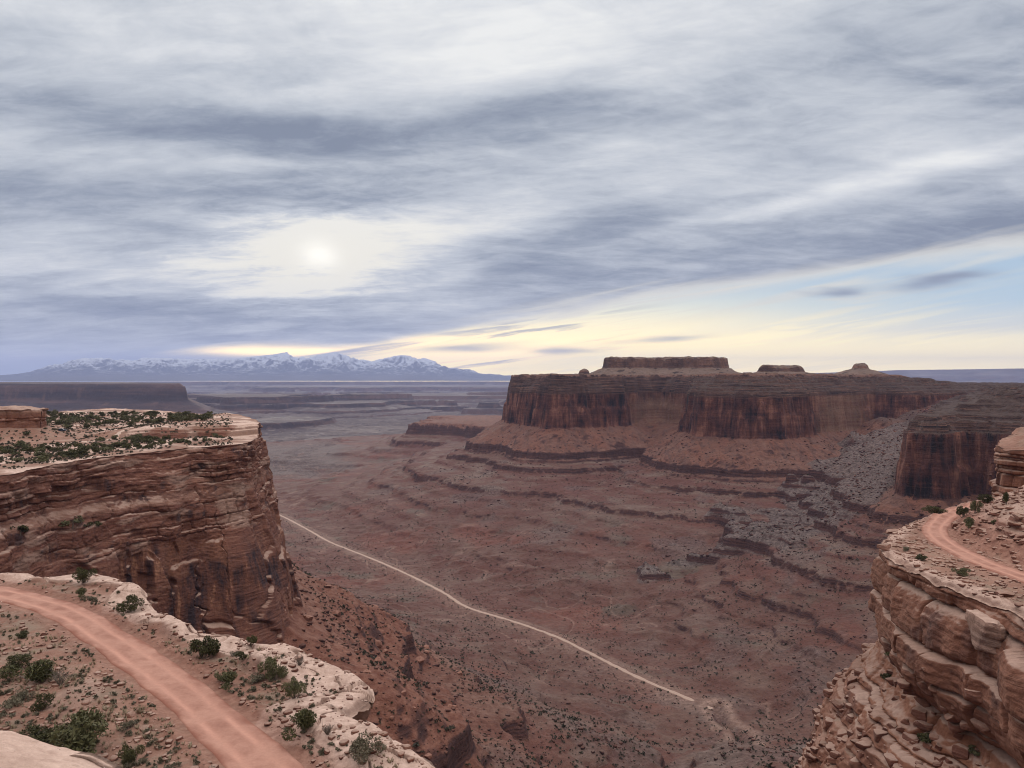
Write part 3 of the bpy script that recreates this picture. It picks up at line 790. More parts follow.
# ================================================================ nearer landforms
def mat_near():
    m, g = new_mat('ledgy_sandstone')
    P = g.geo('Position'); x, y, z = g.sep(P); nx, ny, nz = g.sep(g.geo('Normal'))
    sand, red, varn, pale, orange = (g.attr(k) for k in ('sand', 'red', 'varnish', 'pale', 'orange'))
    zl = z + (g.noise(P, 0.05, 3) - 0.5) * 5.0
    st = g.noise(g.comb(x * 0.02, y * 0.02, zl * 0.55), 1.0, 6, 0.62)
    st2 = g.noise(g.comb(x * 0.06, y * 0.06, zl * 2.6), 1.0, 5, 0.6)
    blot = g.noise(P, 0.07, 6, 0.65)
    fine = g.noise(P, 1.1, 6, 0.7)
    streak = g.noise(g.comb(x * 0.16, y * 0.16, z * 0.02), 1.0, 6, 0.66)
    cl = g.ramp(st, [(0.28, (0.075, 0.028, 0.021)), (0.45, (0.145, 0.058, 0.040)), (0.56, (0.205, 0.092, 0.064)), (0.72, (0.30, 0.162, 0.118))])
    cl = g.mix(st2.step(0.55, 0.7) * 0.5, cl, (0.30, 0.19, 0.15))
    cl = g.mix(st2.step(0.45, 0.32) * 0.5, cl, (0.10, 0.05, 0.04))
    cl = g.mix(pale * 0.75, cl, g.mix(st2, (0.27, 0.165, 0.125), (0.40, 0.29, 0.235)))
    cl = g.mix(orange * 0.85, cl, g.mix(fine, (0.19, 0.076, 0.044), (0.29, 0.135, 0.082)))
    vz = g.mix(streak.step(0.36, 0.60), (0.028, 0.020, 0.026), (0.135, 0.056, 0.038))
    vz = g.mix(streak.step(0.58, 0.68), vz, (0.30, 0.150, 0.095))
    cl = g.mix(varn, cl, vz)
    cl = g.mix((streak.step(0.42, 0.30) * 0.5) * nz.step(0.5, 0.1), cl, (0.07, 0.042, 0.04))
    top = g.mix(blot.step(0.3, 0.65), (0.255, 0.150, 0.112), (0.36, 0.245, 0.195))
    top = g.mix(pale.step(0.55, 0.95), top, g.mix(fine.step(0.3, 0.7), (0.43, 0.295, 0.235), (0.54, 0.395, 0.325)))
    lich = g.noise(P, 0.35, 6, 0.75)
    top = g.mix(lich.step(0.58, 0.70) * 0.6, top, (0.21, 0.145, 0.115))
    soil = g.mix(blot.step(0.35, 0.65), (0.215, 0.105, 0.073), (0.27, 0.155, 0.113))
    soil = g.mix(g.noise(P, 0.22, 6, 0.75).step(0.48, 0.62) * 0.75, soil, (0.215, 0.160, 0.118))
    soil = g.mix(g.noise(P, 2.2, 5, 0.8).step(0.56, 0.68) * 0.6, soil, (0.34, 0.245, 0.19))
    soil = g.mix(fine.step(0.6, 0.75) * 0.6, soil, (0.14, 0.085, 0.065))
    top = g.mix(sand, top, soil)
    top = g.mix(red * 0.9, top, g.mix(fine.step(0.35, 0.65), (0.20, 0.085, 0.058), (0.27, 0.14, 0.10)))
    nzf = nz + (g.noise(P, 0.4, 4) - 0.5) * 0.2
    col = g.mix(nzf.step(0.84, 0.55), top, cl)
    t = (fine - 0.5) * 0.6 + (blot - 0.5) * 0.5 + 0.97
    col = g.mix(1.0, col, g.comb(t, t * 0.945, t * 0.93), 'MULTIPLY')
    h = g.noise(P, 0.9, 7, 0.68) * 0.7 + st2 * 0.5 * nz.step(0.8, 0.5) + g.noise(g.comb(x * 0.5, y * 0.5, z * 0.06), 1.0, 4, 0.6) * 0.7 * nz.step(0.5, 0.2) + fine * 0.25
    principled(g, col, 0.92, g.bump(h, 0.7, 0.9))
    return m
M_NEAR = mat_near()

def landform(rim, spine, ztop, zbot, disp, ds, dz, dtop, attrs_fn, umax=1.0):
    """one continuous sheet: the top from a spine out to the rim, then down the cliff face"""
    rim = np.asarray(rim, float); spine = np.asarray(spine, float)
    R = catmull(rim, 4000); L = np.concatenate([[0], np.cumsum(np.linalg.norm(np.diff(R, axis=0), axis=1))])
    n = int(L[-1] / ds * Q) + 2
    s = np.linspace(0, L[-1], n); ix = np.interp(s, L, np.arange(4000)) / 3999
    Rs = np.stack([np.interp(s, L, R[:, 0]), np.interp(s, L, R[:, 1])], 1)
    Sp = catmull(spine, 4000); Ss = np.stack([np.interp(ix, np.linspace(0, 1, 4000), Sp[:, k]) for k in (0, 1)], 1)
    T = np.gradient(Rs, axis=0); T /= np.linalg.norm(T, axis=1)[:, None]
    k = max(3, int(8 / ds)); ker = np.ones(k) / k
    T = np.stack([np.convolve(np.pad(T[:, j], (k // 2, k - 1 - k // 2), 'edge'), ker, 'valid') for j in (0, 1)], 1)
    T /= np.linalg.norm(T, axis=1)[:, None]
    N = np.stack([T[:, 1], -T[:, 0]], 1)
    if np.mean(((Ss - Rs) * N).sum(1)) > 0: N = -N
    dist = np.linalg.norm(Ss - Rs, axis=1).max()
    nt = int(dist / dtop * Q) + 2
    u = np.linspace(1, 0, nt)[:-1] ** 1.35
    top = Rs[None] * (1 - u[:, None, None]) + Ss[None] * u[:, None, None]
    # let the rim wander with the first metres of the cliff
    zr = ztop(Rs[:, 0], Rs[:, 1])
    d0 = disp(s, zr, Rs[:, 0], Rs[:, 1], zr)
    top = top + (N * d0[:, None])[None] * (np.exp(-u * dist / 6.0))[:, None, None]
    tx, ty = top[..., 0], top[..., 1]
    tz = ztop(tx.ravel(), ty.ravel()).reshape(tx.shape)
    ncl = int((np.max(zr) - zbot) / dz * Q) + 2
    f = np.linspace(0, 1, ncl)
    Z = zr[None] + (zbot - zr)[None] * f[:, None]
    S2 = np.broadcast_to(s, Z.shape)
    bx = np.broadcast_to(Rs[:, 0], Z.shape); by = np.broadcast_to(Rs[:, 1], Z.shape)
    D = disp(S2.ravel(), Z.ravel(), bx.ravel(), by.ravel(), np.broadcast_to(zr, Z.shape).ravel()).reshape(Z.shape)
    edge = np.clip((zr[None] - Z) / 1.2, 0, 1)
    D = D - 0.5 * (1 - edge) ** 2
    cx = bx + N[:, 0][None] * D; cy = by + N[:, 1][None] * D
    X = np.vstack([tx, cx]); Y = np.vstack([ty, cy]); ZZ = np.vstack([tz, Z])
    A = attrs_fn(X.ravel(), Y.ravel(), ZZ.ravel(), np.broadcast_to(s, X.shape).ravel(), np.concatenate([np.ones(tx.size), np.zeros(cx.size)]))
    return X, Y, ZZ, A, tx.shape[0]

def beds_from(zt, zb, seed, tmin, tmax):
    out = [zt]; i = 0
    while out[-1] > zb:
        r = float(hash1(i, seed)); out.append(out[-1] - (tmin + (tmax - tmin) * r * r)); i += 1
    return np.array(out[::-1], np.float32)
def bed_disp(s, z, beds, seed, lam=16.0, jl=7.0, rnd=0.5, joint=0.7, groove=0.55):
    """each bed stands proud or back, by amounts that change along the face; blocks between joints"""
    zq = z + 1.0 * fbm2(s / 34, z / 25, 3, seed) + 0.25 * fbm2(s / 5, z / 4, 2, seed + 1)
    i = np.clip(np.searchsorted(beds, zq) - 1, 0, len(beds) - 2)
    th = beds[i + 1] - beds[i]; t = np.clip((zq - beds[i]) / th, 0, 1)
    h = hash1(i, seed + 5)
    var = pn2(s / lam + i * 17.3, i * 5.17, seed + 7) * 1.2 + 0.6 * pn2(s / (lam * 0.3) + i * 7.3, i * 3.1, seed + 8)
    d = (h - 0.5) * 1.2 + var
    # joints: cells along the face, their length tied to the bed thickness
    cl = jl * (0.5 + 0.9 * hash1(i, seed + 9)); q = (s + 2.0 * pn2(s / 9, z / 6, seed + 3)) / cl + h * 31
    c = np.floor(q); fr = q - c
    cellr = hash1(c * 131 + i, seed + 11)
    d = d + (cellr - 0.5) * 1.25
    dj = np.minimum(fr, 1 - fr) * cl
    d = d - joint * np.exp(-(dj / 0.30) ** 2) * (cellr > 0.35)
    d = d - groove * (hash1(i, seed + 13) * 0.8 + 0.4) * np.exp(-(np.minimum(t, 1 - t) * th / 0.22) ** 2)
    d = d - rnd * np.abs(2 * t - 1) ** 9 * np.minimum(th * 0.5, 1.2)
    return d

# ---------------------------------------------------------------- headland at the left
HL_RIM = [(-235, 190), (-204, 235), (-199.5, 300), (-195.8, 345), (-181, 385), (-161, 411), (-149, 424), (-154, 466), (-190, 560), (-268, 680), (-420, 800)]
HL_SPINE = [(-430, 300), (-425, 320), (-410, 360), (-390, 400), (-360, 440), (-320, 478), (-285, 505), (-280, 512), (-320, 480), (-380, 420), (-430, 330)]
HL_TIER = [(-262, 475), (-235, 462), (-200, 462), (-172, 474), (-150, 492), (-150, 520), (-186, 560), (-268, 700), (-420, 820), (-600, 820), (-600, 640), (-420, 560), (-300, 520)]
HL_ROAD = catmull([(-420, 330), (-340, 368), (-290, 395), (-262, 420), (-240, 452), (-238, 480)], 60)
HL_ROAD2 = catmull([(-430, 490), (-350, 520), (-300, 535), (-262, 525), (-230, 510), (-200, 500)], 60)
def headland_top(x, y):
    d = poly_sd(x + 3 * fbm2(x / 22, y / 22, 3, 201), y + 3 * fbm2(x / 22, y / 22, 3, 203), HL_TIER) + 1.5 * fbm2(x / 7, y / 7, 2, 205)
    z = -36.6 + 0.016 * np.clip(y - 345, -60, 400) + 0.7 * fbm2(x / 24, y / 24, 4, 207)
    amp = 5.2 * sst(-275, -215, x) + 0.8
    step = sst(1.2, 0.0, d) * 0.55 + sst(-2.2, -3.4, d) * 0.3 + sst(-5, -7, d) * 0.15
    z = z + amp * step
    kd = np.sqrt(((x + 312) / 48) ** 2 + ((y - 455) / 42) ** 2)
    z = z + 9 * sst(1.3, 0.35, kd)
    rr = np.minimum(line_dist(x, y, HL_ROAD), line_dist(x, y, HL_ROAD2))
    return z - 0.4 * sst(5, 3, rr) + 0.35 * np.maximum(0, fbm2(x / 6, y / 6, 3, 209)) * sst(3, 6, rr)
HL_BEDS = beds_from(-30, -96, 3, 0.7, 11.0)
def headland_disp(s, z, x, y, zr):
    lf = sst(-150, -190, x)             # the shelf is broad on the left and narrows to the tip
    off = np.interp(z, [-150, -142, -100, -88, -60.5, -57.0, -36], [22, 18.0, 13.0, 11.0, 6.8, 3.2, 0.0])
    off = off * (1 + 0.55 * sst(-178, -155, x))
    off = off - (1 - lf) * np.interp(z, [-140, -60.5, -57.0, -36], [3.0, 5.0, 0, 0])
    z = z + 3.0 * fbm2(s / 45, s * 0, 3, 212)
    big = 7.0 * fbm2(s / 62, z / 160, 3, 211) + 2.6 * fbm2(s / 17, z / 60, 3, 213)
    up = sst(-84, -75, z + 7 * fbm2(s / 40, s * 0, 2, 219))
    b = bed_disp(s, z, HL_BEDS, 221, 18, 8, 0.5, 1.1) * 1.4
    f1, f21, hc = worley2(s / 15 + 0.3 * fbm2(s / 9, z / 9, 2, 229), z / 46, 231)
    w = (hc - 0.5) * 7.5 * sst(0.0, 0.10, f21) + 0.5 * fbm2(s / 5, z / 20, 4, 233)
    w = w - 1.2 * np.exp(-(f21 / 0.035) ** 2)
    nz_ = 0.35 * fbm2(s / 2.2, z / 1.2, 4, 237) + 1.1 * fbm2(s / 13 + z / 22, z / 7 - s / 60, 4, 238) * up
    mass = sst(-0.1, 0.25, fbm2(s / 38, z / 14, 3, 239)); b = b * (1 - 0.78 * mass)
    return off + big * np.clip((zr - z) / 12, 0.25, 1) + b * up * np.clip((zr - z) / 3 + 0.3, 0, 1) + w * (1 - up) + nz_
def headland_attr(x, y, z, s, top):
    n = fbm2(x / 26, y / 26, 4, 241)
    rd = np.minimum(line_dist(x, y, HL_ROAD), line_dist(x, y, HL_ROAD2))
    kd = np.sqrt(((x + 312) / 62) ** 2 + ((y - 455) / 55) ** 2)
    sand = top * np.clip(sst(-0.12, 0.22, n) + sst(9, 4, rd) + sst(1.3, 0.7, kd), 0, 1)
    up = sst(-86, -77, z + 7 * fbm2(s / 40, s * 0, 2, 219))
    vn = sst(-0.05, 0.18, fbm2(s / 34, z / 40, 4, 243) - 0.004 * (z + 105))
    varn = (1 - top) * (1 - up) * (0.25 + 0.75 * vn)
    varn = np.maximum(varn, (1 - top) * up * sst(0.28, 0.42, fbm2(s / 22, z / 9, 4, 245)) * 0.8)
    pale = np.maximum(top * 0.95 * sst(0.1, -0.2, n), (1 - top) * (sst(0.15, 0.4, fbm2(s / 30, z / 7, 4, 247)) * up * 0.7 + sst(4.0, 1.0, np.abs(z + 59)) * 0.25))
    return {'sand': sand, 'red': top * sst(3.5, 1.0, rd) * 0.0, 'varnish': varn, 'pale': pale, 'orange': (1 - top) * (1 - up) * sst(0.0, 0.35, fbm2(s / 26, z / 50, 3, 249)) * 0.75}
X, Y, Z, A, nt = landform(HL_RIM, HL_SPINE, headland_top, -152, headland_disp, 0.48, 0.36, 1.0, headland_attr)
structure(link('headland', new_mesh('headland', np.stack([X.ravel(), Y.ravel(), Z.ravel()], 1), grid_faces(*X.shape), False, A), M_NEAR),
          'ledgy red sandstone headland with a pale flat top at the left', 'headland')
HL_GRID = (X, Y, Z, nt)
M_PALE = mat_dirt('pale_track', (0.47, 0.34, 0.275), (0.40, 0.27, 0.21))
for nm, P_, lab in (('plateau_road', HL_ROAD, 'pale dirt track crossing the flat top of the headland'), ('plateau_track', HL_ROAD2, 'pale dirt track beside the trees at the back of the headland')):
    structure(link(nm, road_strip(nm, catmull(P_[::3], 160), 5.0, lambda x, y: headland_top(x, y) + 0.16, M_PALE, 5, wob=0.3), M_PALE), lab, 'dirt track')

# ---------------------------------------------------------------- bench with the road below the viewpoint
ZB = -29.5
BN_RIM = [(-210, 170)] + [pt(a, b, ZB) for a, b in ((-240, 556), (-60, 573), (40, 577), (92, 574), (140, 590), (152, 606), (196, 630), (250, 640), (300, 652), (345, 668), (376, 690), (362, 708), (352, 722), (392, 742), (432, 768), (474, 806), (560, 900))] + [(14, 30)]
BN_SPINE = [(-210, 60)] + [(-150, 60), (-112, 60), (-95, 60), (-85, 60), (-78, 58), (-74, 56), (-62, 52), (-52, 50), (-46, 48), (-42, 46), (-38, 44), (-37, 43), (-36, 42), (-34, 38), (-30, 34), (-27, 28), (-24, 20)] + [(-22, 14)]
BN_ROAD_PX = [(-120, 581), (-60, 586), (0, 593), (64, 612), (104, 637), (138, 660), (175, 687), (212, 720), (250, 754), (292, 797), (355, 870)]
BN_ROAD = catmull([pt(a, b, ZB - 0.1) for a, b in BN_ROAD_PX], 200)
BN_RIMC = catmull(BN_RIM, 240)
def bench_top(x, y):
    dr = line_dist(x, y, BN_RIMC[::2]); rd = line_dist(x, y, BN_ROAD[::3])
    wd = 4.6 + 2.6 * fbm2(x / 14, y / 14, 2, 251) + 2.5 * sst(-38, -20, x)
    band = sst(wd + 1.2, wd - 0.8, dr + 1.5 * fbm2(x / 7, y / 7, 3, 253))
    n = 0.5 * fbm2(x / 17, y / 17, 4, 255) + 0.16 * fbm2(x / 3.0, y / 3.0, 3, 257)
    z = ZB + n * sst(2.8, 5.5, rd)
    lump = 0.6 + 0.7 * fbm2(x / 10, y / 10, 2, 259) + 0.3 * np.tanh(6 * fbm2(x / 9, y / 9, 2, 261)) + 0.05 * fbm2(x / 2, y / 2, 2, 262)
    z = z + band * np.clip(lump, -0.1, 1.5) * sst(3.4, 5.0, rd)
    z = z - 1.0 * sst(1.6, 0.0, dr) ** 2
    fx_, fc_, fh_ = worley2(x / 5.5 + 0.25 * fbm2(x / 3, y / 3, 2, 264), y / 4.2, 266)
    z = z + band * sst(3.4, 5.0, rd) * ((fh_ - 0.5) * 0.35 * sst(0, 0.1, fc_) - 0.55 * np.exp(-(fc_ / 0.045) ** 2) * (fh_ > 0.3))
    z = z - 0.12 * sst(4.2, 2.8, rd) + 0.22 * np.exp(-((rd - 3.5) / 0.5) ** 2)
    return z + 0.02 * np.maximum(0, 60 - np.hypot(x + 20, y - 20)) * sst(45, 25, y)
BN_BEDS = beds_from(-29, -70, 13, 1.0, 5.0)
def bench_disp(s, z, x, y, zr):
    off = np.interp(z, [-150, -70, -45, -36, -33, -29.5], [14, 7, 1.5, -1.2, -1.0, 0])
    return off + bed_disp(s, z, BN_BEDS, 263, 14, 7) * 1.0 * np.clip((zr - z) / 2.5, 0.1, 1) + 2.0 * fbm2(s / 22, z / 50, 3, 265) * np.clip((zr - z) / 5, 0, 1) + 0.25 * fbm2(s / 2, z / 1.5, 3, 267)
def bench_attr(x, y, z, s, top):
    dr = line_dist(x, y, BN_RIMC[::2]); rd = line_dist(x, y, BN_ROAD[::3])
    wd = 4.6 + 2.6 * fbm2(x / 14, y / 14, 2, 251) + 2.5 * sst(-38, -20, x)
    band = sst(wd + 0.7, wd - 0.7, dr + 1.5 * fbm2(x / 7, y / 7, 3, 253))
    n = fbm2(x / 9, y / 9, 4, 269)
    sand = top * (1 - band) * (1 - 0.7 * sst(0.3, 0.5, n))
    return {'sand': sand, 'red': top * sst(5.2, 3.2, rd) * 0.8, 'varnish': (1 - top) * 0.3, 'pale': np.maximum(top * band, (1 - top) * sst(-34, -30, z) * 0.9), 'orange': (1 - top) * sst(-33, -36, z) * 0.4}
X, Y, Z, A, nt = landform(BN_RIM, BN_SPINE, bench_top, -150, bench_disp, 0.22, 0.5, 0.20, bench_attr)
structure(link('rock_bench', new_mesh('rock_bench', np.stack([X.ravel(), Y.ravel(), Z.ravel()], 1), grid_faces(*X.shape), True, A), M_NEAR),
          'sandy bench with a pale slickrock rim in the lower left foreground', 'bench')
M_ROADN = mat_dirt('pink_dirt', (0.385, 0.195, 0.142), (0.25, 0.110, 0.078))
def bench_road_z(x, y):
    return bench_top(x, y) + 0.07
structure(link('dirt_road', road_strip('dirt_road', catmull(BN_ROAD[::8], 700), 4.9, bench_road_z, M_ROADN, 27, wob=0.2), M_ROADN),
          'pink dirt road curving across the bench in the lower left foreground', 'dirt road')

# ---------------------------------------------------------------- promontory with the bend of the road at the right
ZR = -34.6
RT_RIM = [(90, 20), (80, 60)] + [pt(a, b, ZR) for a, b in ((1100, 655), (1024, 616), (985, 598), (950, 586), (908, 568), (886, 553), (880, 544), (893, 532), (912, 522), (940, 512), (952, 506))] + [(150, 232), (215, 260)]
RT_SPINE = [(200, 40), (190, 70), (180, 100), (172, 118), (165, 135), (160, 145), (152, 160), (150, 170), (150, 176), (150, 182), (152, 188), (156, 194), (160, 200), (180, 205), (230, 210)]
RT_ROAD = catmull([pt(a, b, ZR) for a, b in ((1150, 630), (1085, 600), (1024, 577), (988, 564), (960, 551), (942, 540), (935, 529), (943, 519), (958, 511), (985, 505), (1040, 499))], 160)
RT_HILL = [pt(a, b, ZR) for a, b in ((1250, 640), (1120, 600), (1024, 568), (998, 558), (972, 547), (955, 536), (951, 527), (958, 518), (972, 511), (1010, 506), (1100, 500))] + [(400, 230), (400, 60)]
def right_top(x, y):
    dh = poly_sd(x, y, RT_HILL) + 1.2 * fbm2(x / 8, y / 8, 3, 301); rd = line_dist(x, y, RT_ROAD[::3])
    up = np.maximum(-dh, 0)
    hill = np.interp(up, [0, 4, 14, 40, 120], [0, 3.2, 8.5, 19, 34])
    st = hill + 1.4 * fbm2(x / 12, y / 12, 3, 303)
    lay = np.floor(st / 1.3) * 1.3 + 1.3 * sst(0.65, 1.0, st / 1.3 - np.floor(st / 1.3))
    hill = np.where(up > 3.0, hill + (lay - hill) * sst(3, 6, up) * sst(-0.15, 0.15, fbm2(x / 10, y / 10, 2, 305)), hill)
    z = ZR + hill + (0.4 * fbm2(x / 9, y / 9, 3, 307) + 0.15 * fbm2(x / 2, y / 2, 3, 309)) * sst(2.8, 5, rd)
    dr = line_dist(x, y, RT_RIMC[::2])
    z = z + 0.7 * sst(5, 2.5, dr + 1.5 * fbm2(x / 5, y / 5, 2, 311)) * np.clip(0.4 + fbm2(x / 6, y / 6, 3, 313), 0, 1.3) - 0.9 * sst(1.5, 0, dr) ** 2
    return z - 0.12 * sst(4.2, 2.8, rd)
RT_RIMC = catmull(RT_RIM, 200)
RT_BEDS = np.array([-140, -112, -104, -97, -91, -86, -82, -77.5, -74, -70, -66.5, -63.5, -61.8, -57.0, -55.6, -50.5, -46.0, -38.6, -36.4, -34.0, -28], np.float32)
def right_disp(s, z, x, y, zr):
    off = np.interp(z, [-150, -110, -92, -72, -63, -59.5, -57, -52, -41, -37, -34.6], [34, 24, 18, 10.5, 5.5, 2.0, 0.4, 2.8, 2.4, 0.9, 0])
    big = 3.4 * fbm2(s / 30, z / 60, 3, 315) + 1.0 * fbm2(s / 9, z / 20, 3, 316)
    b = bed_disp(s, z, RT_BEDS, 317, 16, 11.0, 0.7, 1.1, 1.0)
    rub = sst(-62, -72, z)
    f1, f21, hc = worley2(s / 3.4, z / 2.6, 319)
    blocks = (hc - 0.3) * 2.2 * sst(0.02, 0.2, f21) - f1 * 0.6
    return off + (big + b * 1.15 * (1 - 0.55 * rub)) * np.clip((zr - z) / 3, 0.15, 1) + blocks * rub * 0.35 + 0.22 * fbm2(s / 1.4, z / 0.8, 4, 321) + 0.28 * fbm2(s / 9 + z / 12, z / 1.9, 4, 329) * (1 - rub)
def right_attr(x, y, z, s, top):
    dh = poly_sd(x, y, RT_HILL) + 1.5 * fbm2(x / 8, y / 8, 3, 301); rd = line_dist(x, y, RT_ROAD[::3]); dr = line_dist(x, y, RT_RIMC[::2])
    cut = sst(1, -1, dh) * sst(-9, -4, dh)
    n = fbm2(x / 7, y / 7, 4, 323)
    band = sst(4.5, 2.5, dr + 1.5 * fbm2(x / 5, y / 5, 2, 311))
    sand = top * (1 - band) * sst(-3, 0, dh)
    rub = (1 - top) * sst(-62, -72, z)
    pale = np.maximum(top * (band * 0.75), (1 - top) * np.clip(sst(0.0, 0.35, fbm2(s / 14, z / 7, 4, 325)) * 0.12, 0, 1))
    orange = (1 - top) * np.clip(0.55 + 0.45 * sst(-52, -58, z) * sst(-68, -62, z), 0, 1); sand = sand + rub * 0.75
    return {'sand': sand, 'red': top * np.clip(cut + sst(5.0, 3.2, rd) * 0.8, 0, 1), 'varnish': (1 - top) * sst(0.25, 0.45, fbm2(s / 10, z / 12, 3, 327)) * 0.5, 'pale': pale, 'orange': orange}
X, Y, Z, A, nt = landform(RT_RIM, RT_SPINE, right_top, -132, right_disp, 0.2, 0.2, 0.4, right_attr)
structure(link('promontory', new_mesh('promontory', np.stack([X.ravel(), Y.ravel(), Z.ravel()], 1), grid_faces(*X.shape), False, A), M_NEAR),
          'layered pink sandstone promontory under the bend of the road at the right', 'cliff')
RT_GRID = (X, Y, Z, nt)
structure(link('bend_road', road_strip('bend_road', catmull(RT_ROAD[::6], 400), 5.6, lambda x, y: right_top(x, y) + 0.10, M_ROADN, 21, wob=0.10), M_ROADN),
          'pink dirt road bending round the tip of the right promontory', 'dirt road')

# rock wall above the bend at the right edge
WL_RIM = [(210, 178), (178, 186), (156, 197), (142.5, 209), (140, 217), (147, 232), (170, 250)]
WL_SPINE = [(230, 200), (200, 205), (180, 212), (172, 216), (170, 220), (172, 226), (190, 236)]
def wall_top(x, y): return -19.5 + 0.28 * np.clip(x - 143, 0, 60) + 0.8 * fbm2(x / 9, y / 9, 3, 331)
WL_BEDS = beds_from(-5, -45, 31, 0.8, 5.0)
X, Y, Z, A, nt = landform(WL_RIM, WL_SPINE, wall_top, -44, lambda s, z, x, y, zr: np.interp(z, [-44, -35, -18, 0], [4, 2, 0, -1]) + bed_disp(s, z, WL_BEDS, 333, 9, 4) * 1.0 + 1.5 * fbm2(s / 10, z / 30, 3, 335),
    0.3, 0.25, 0.6, lambda x, y, z, s, top: {'sand': top * 0.9, 'red': top * 0.3, 'varnish': (1 - top) * sst(0.0, 0.3, fbm2(s / 7, z / 20, 3, 337)) * 0.6, 'pale': top * 0, 'orange': (1 - top) * 0.8})
structure(link('rock_wall', new_mesh('rock_wall', np.stack([X.ravel(), Y.ravel(), Z.ravel()], 1), grid_faces(*X.shape), True, A), M_NEAR),
          'orange layered rock wall above the road bend at the right edge', 'cliff')
print('near', time.time() - T0)
# ================================================================ vegetation, rocks and small things
R_ = random.Random(5)
def hit(px, py, zf, y0, y1, n=4000):
    """where the sight line through a photo point meets the ground"""
    Y = np.linspace(y0, y1, n); X = px_at(px, Y); z = zf(X, Y); line = -(py - HY) / F * Y
    k = np.nonzero(z >= line)[0]
    if not len(k): return None
    k = k[0]
    return float(X[k]), float(Y[k]), float(z[k])

def mat_foliage(name, dark, light, dry):
    m, g = new_mat(name)
    P = g.geo('Position'); rnd = g.geo('Random Per Island')
    oi = m.node_tree.nodes.new('ShaderNodeObjectInfo'); orr = E(g, oi.outputs['Random'])
    n = g.noise(P, 1.3, 4, 0.6)
    col = g.mix((rnd * 0.7 + n * 0.5 - 0.1).clamp(), dark, light)
    col = g.mix((rnd.step(0.88, 0.97)) * 0.6, col, dry)
    col = g.mix(orr.step(0.45, 1.0) * 0.45, col, tuple(0.5 * (a + b) for a, b in zip(light, (0.11, 0.10, 0.075))))
    t = orr * 0.6 + 0.7
    col = g.mix(1.0, col, g.comb(t, t, t * 0.95), 'MULTIPLY')
    principled(g, col, 0.8)
    return m
M_JUN = mat_foliage('juniper_leaf', (0.030, 0.029, 0.011), (0.095, 0.086, 0.034), (0.13, 0.10, 0.06))
M_SAGE = mat_foliage('sage_leaf', (0.085, 0.070, 0.046), (0.160, 0.130, 0.092), (0.21, 0.17, 0.13))
M_FAR_S = mat_foliage('scrub_leaf', (0.022, 0.020, 0.011), (0.064, 0.054, 0.034), (0.10, 0.08, 0.06))
M_GRASS = mat_foliage('dry_grass', (0.20, 0.145, 0.095), (0.33, 0.255, 0.18), (0.30, 0.20, 0.13))
def mat_bark():
    m, g = new_mat('bark'); P = g.geo('Position')
    n = g.noise(g.vmul(P, (6, 6, 1.5)), 1.0, 5, 0.65)
    principled(g, g.mix(n.step(0.3, 0.7), (0.07, 0.05, 0.04), (0.20, 0.155, 0.125)), 0.9, g.bump(n, 0.5, 0.1)); return m
M_BARK = mat_bark()

def leaves(rng, centers, radii, n, size, flat=0.75):
    """leaf tufts through the volume of a set of lobes"""
    w = radii ** 2; k = rng.choice(len(centers), n, p=w / w.sum())
    d = rng.normal(size=(n, 3)); d /= np.linalg.norm(d, axis=1)[:, None]
    rr = radii[k] * (0.45 + 0.6 * rng.random(n) ** 0.6)
    p = centers[k] + d * rr[:, None] * np.array([1, 1, flat])
    a = rng.normal(size=(n, 3)) + d * 0.6; a /= np.linalg.norm(a, axis=1)[:, None]
    b = np.cross(a, rng.normal(size=(n, 3))); b /= np.linalg.norm(b, axis=1)[:, None]
    sz = size * (0.5 + rng.random(n))
    a = a * sz[:, None]; b = b * (sz * 0.42)[:, None]
    V = np.stack([p - a * 0.5, p + b * 0.6, p + a * 0.7, p - b * 0.6], 1)
    return V.reshape(-1, 3)
def quads_of(V): return np.arange(len(V), dtype=np.int32).reshape(-1, 4)
def tube(pts, r0, r1, k=6):
    pts = np.asarray(pts, float); n = len(pts); V = []
    for i, p in enumerate(pts):
        t = pts[min(i + 1, n - 1)] - pts[max(i - 1, 0)]; t /= np.linalg.norm(t) + 1e-9
        u = np.cross(t, (0.3, 1, 0.2)); u /= np.linalg.norm(u); v = np.cross(t, u)
        r = r0 + (r1 - r0) * i / (n - 1)
        for j in range(k):
            a = 2 * math.pi * j / k; V.append(p + (u * math.cos(a) + v * math.sin(a)) * r)
    Fc = [(i * k + j, i * k + (j + 1) % k, (i + 1) * k + (j + 1) % k, (i + 1) * k + j) for i in range(n - 1) for j in range(k)]
    return np.array(V), np.array(Fc, np.int32)
def join(parts):
    V, Fc, o = [], [], 0
    for v, f in parts: V.append(v); Fc.append(f + o); o += len(v)
    return np.vstack(V), np.vstack(Fc)
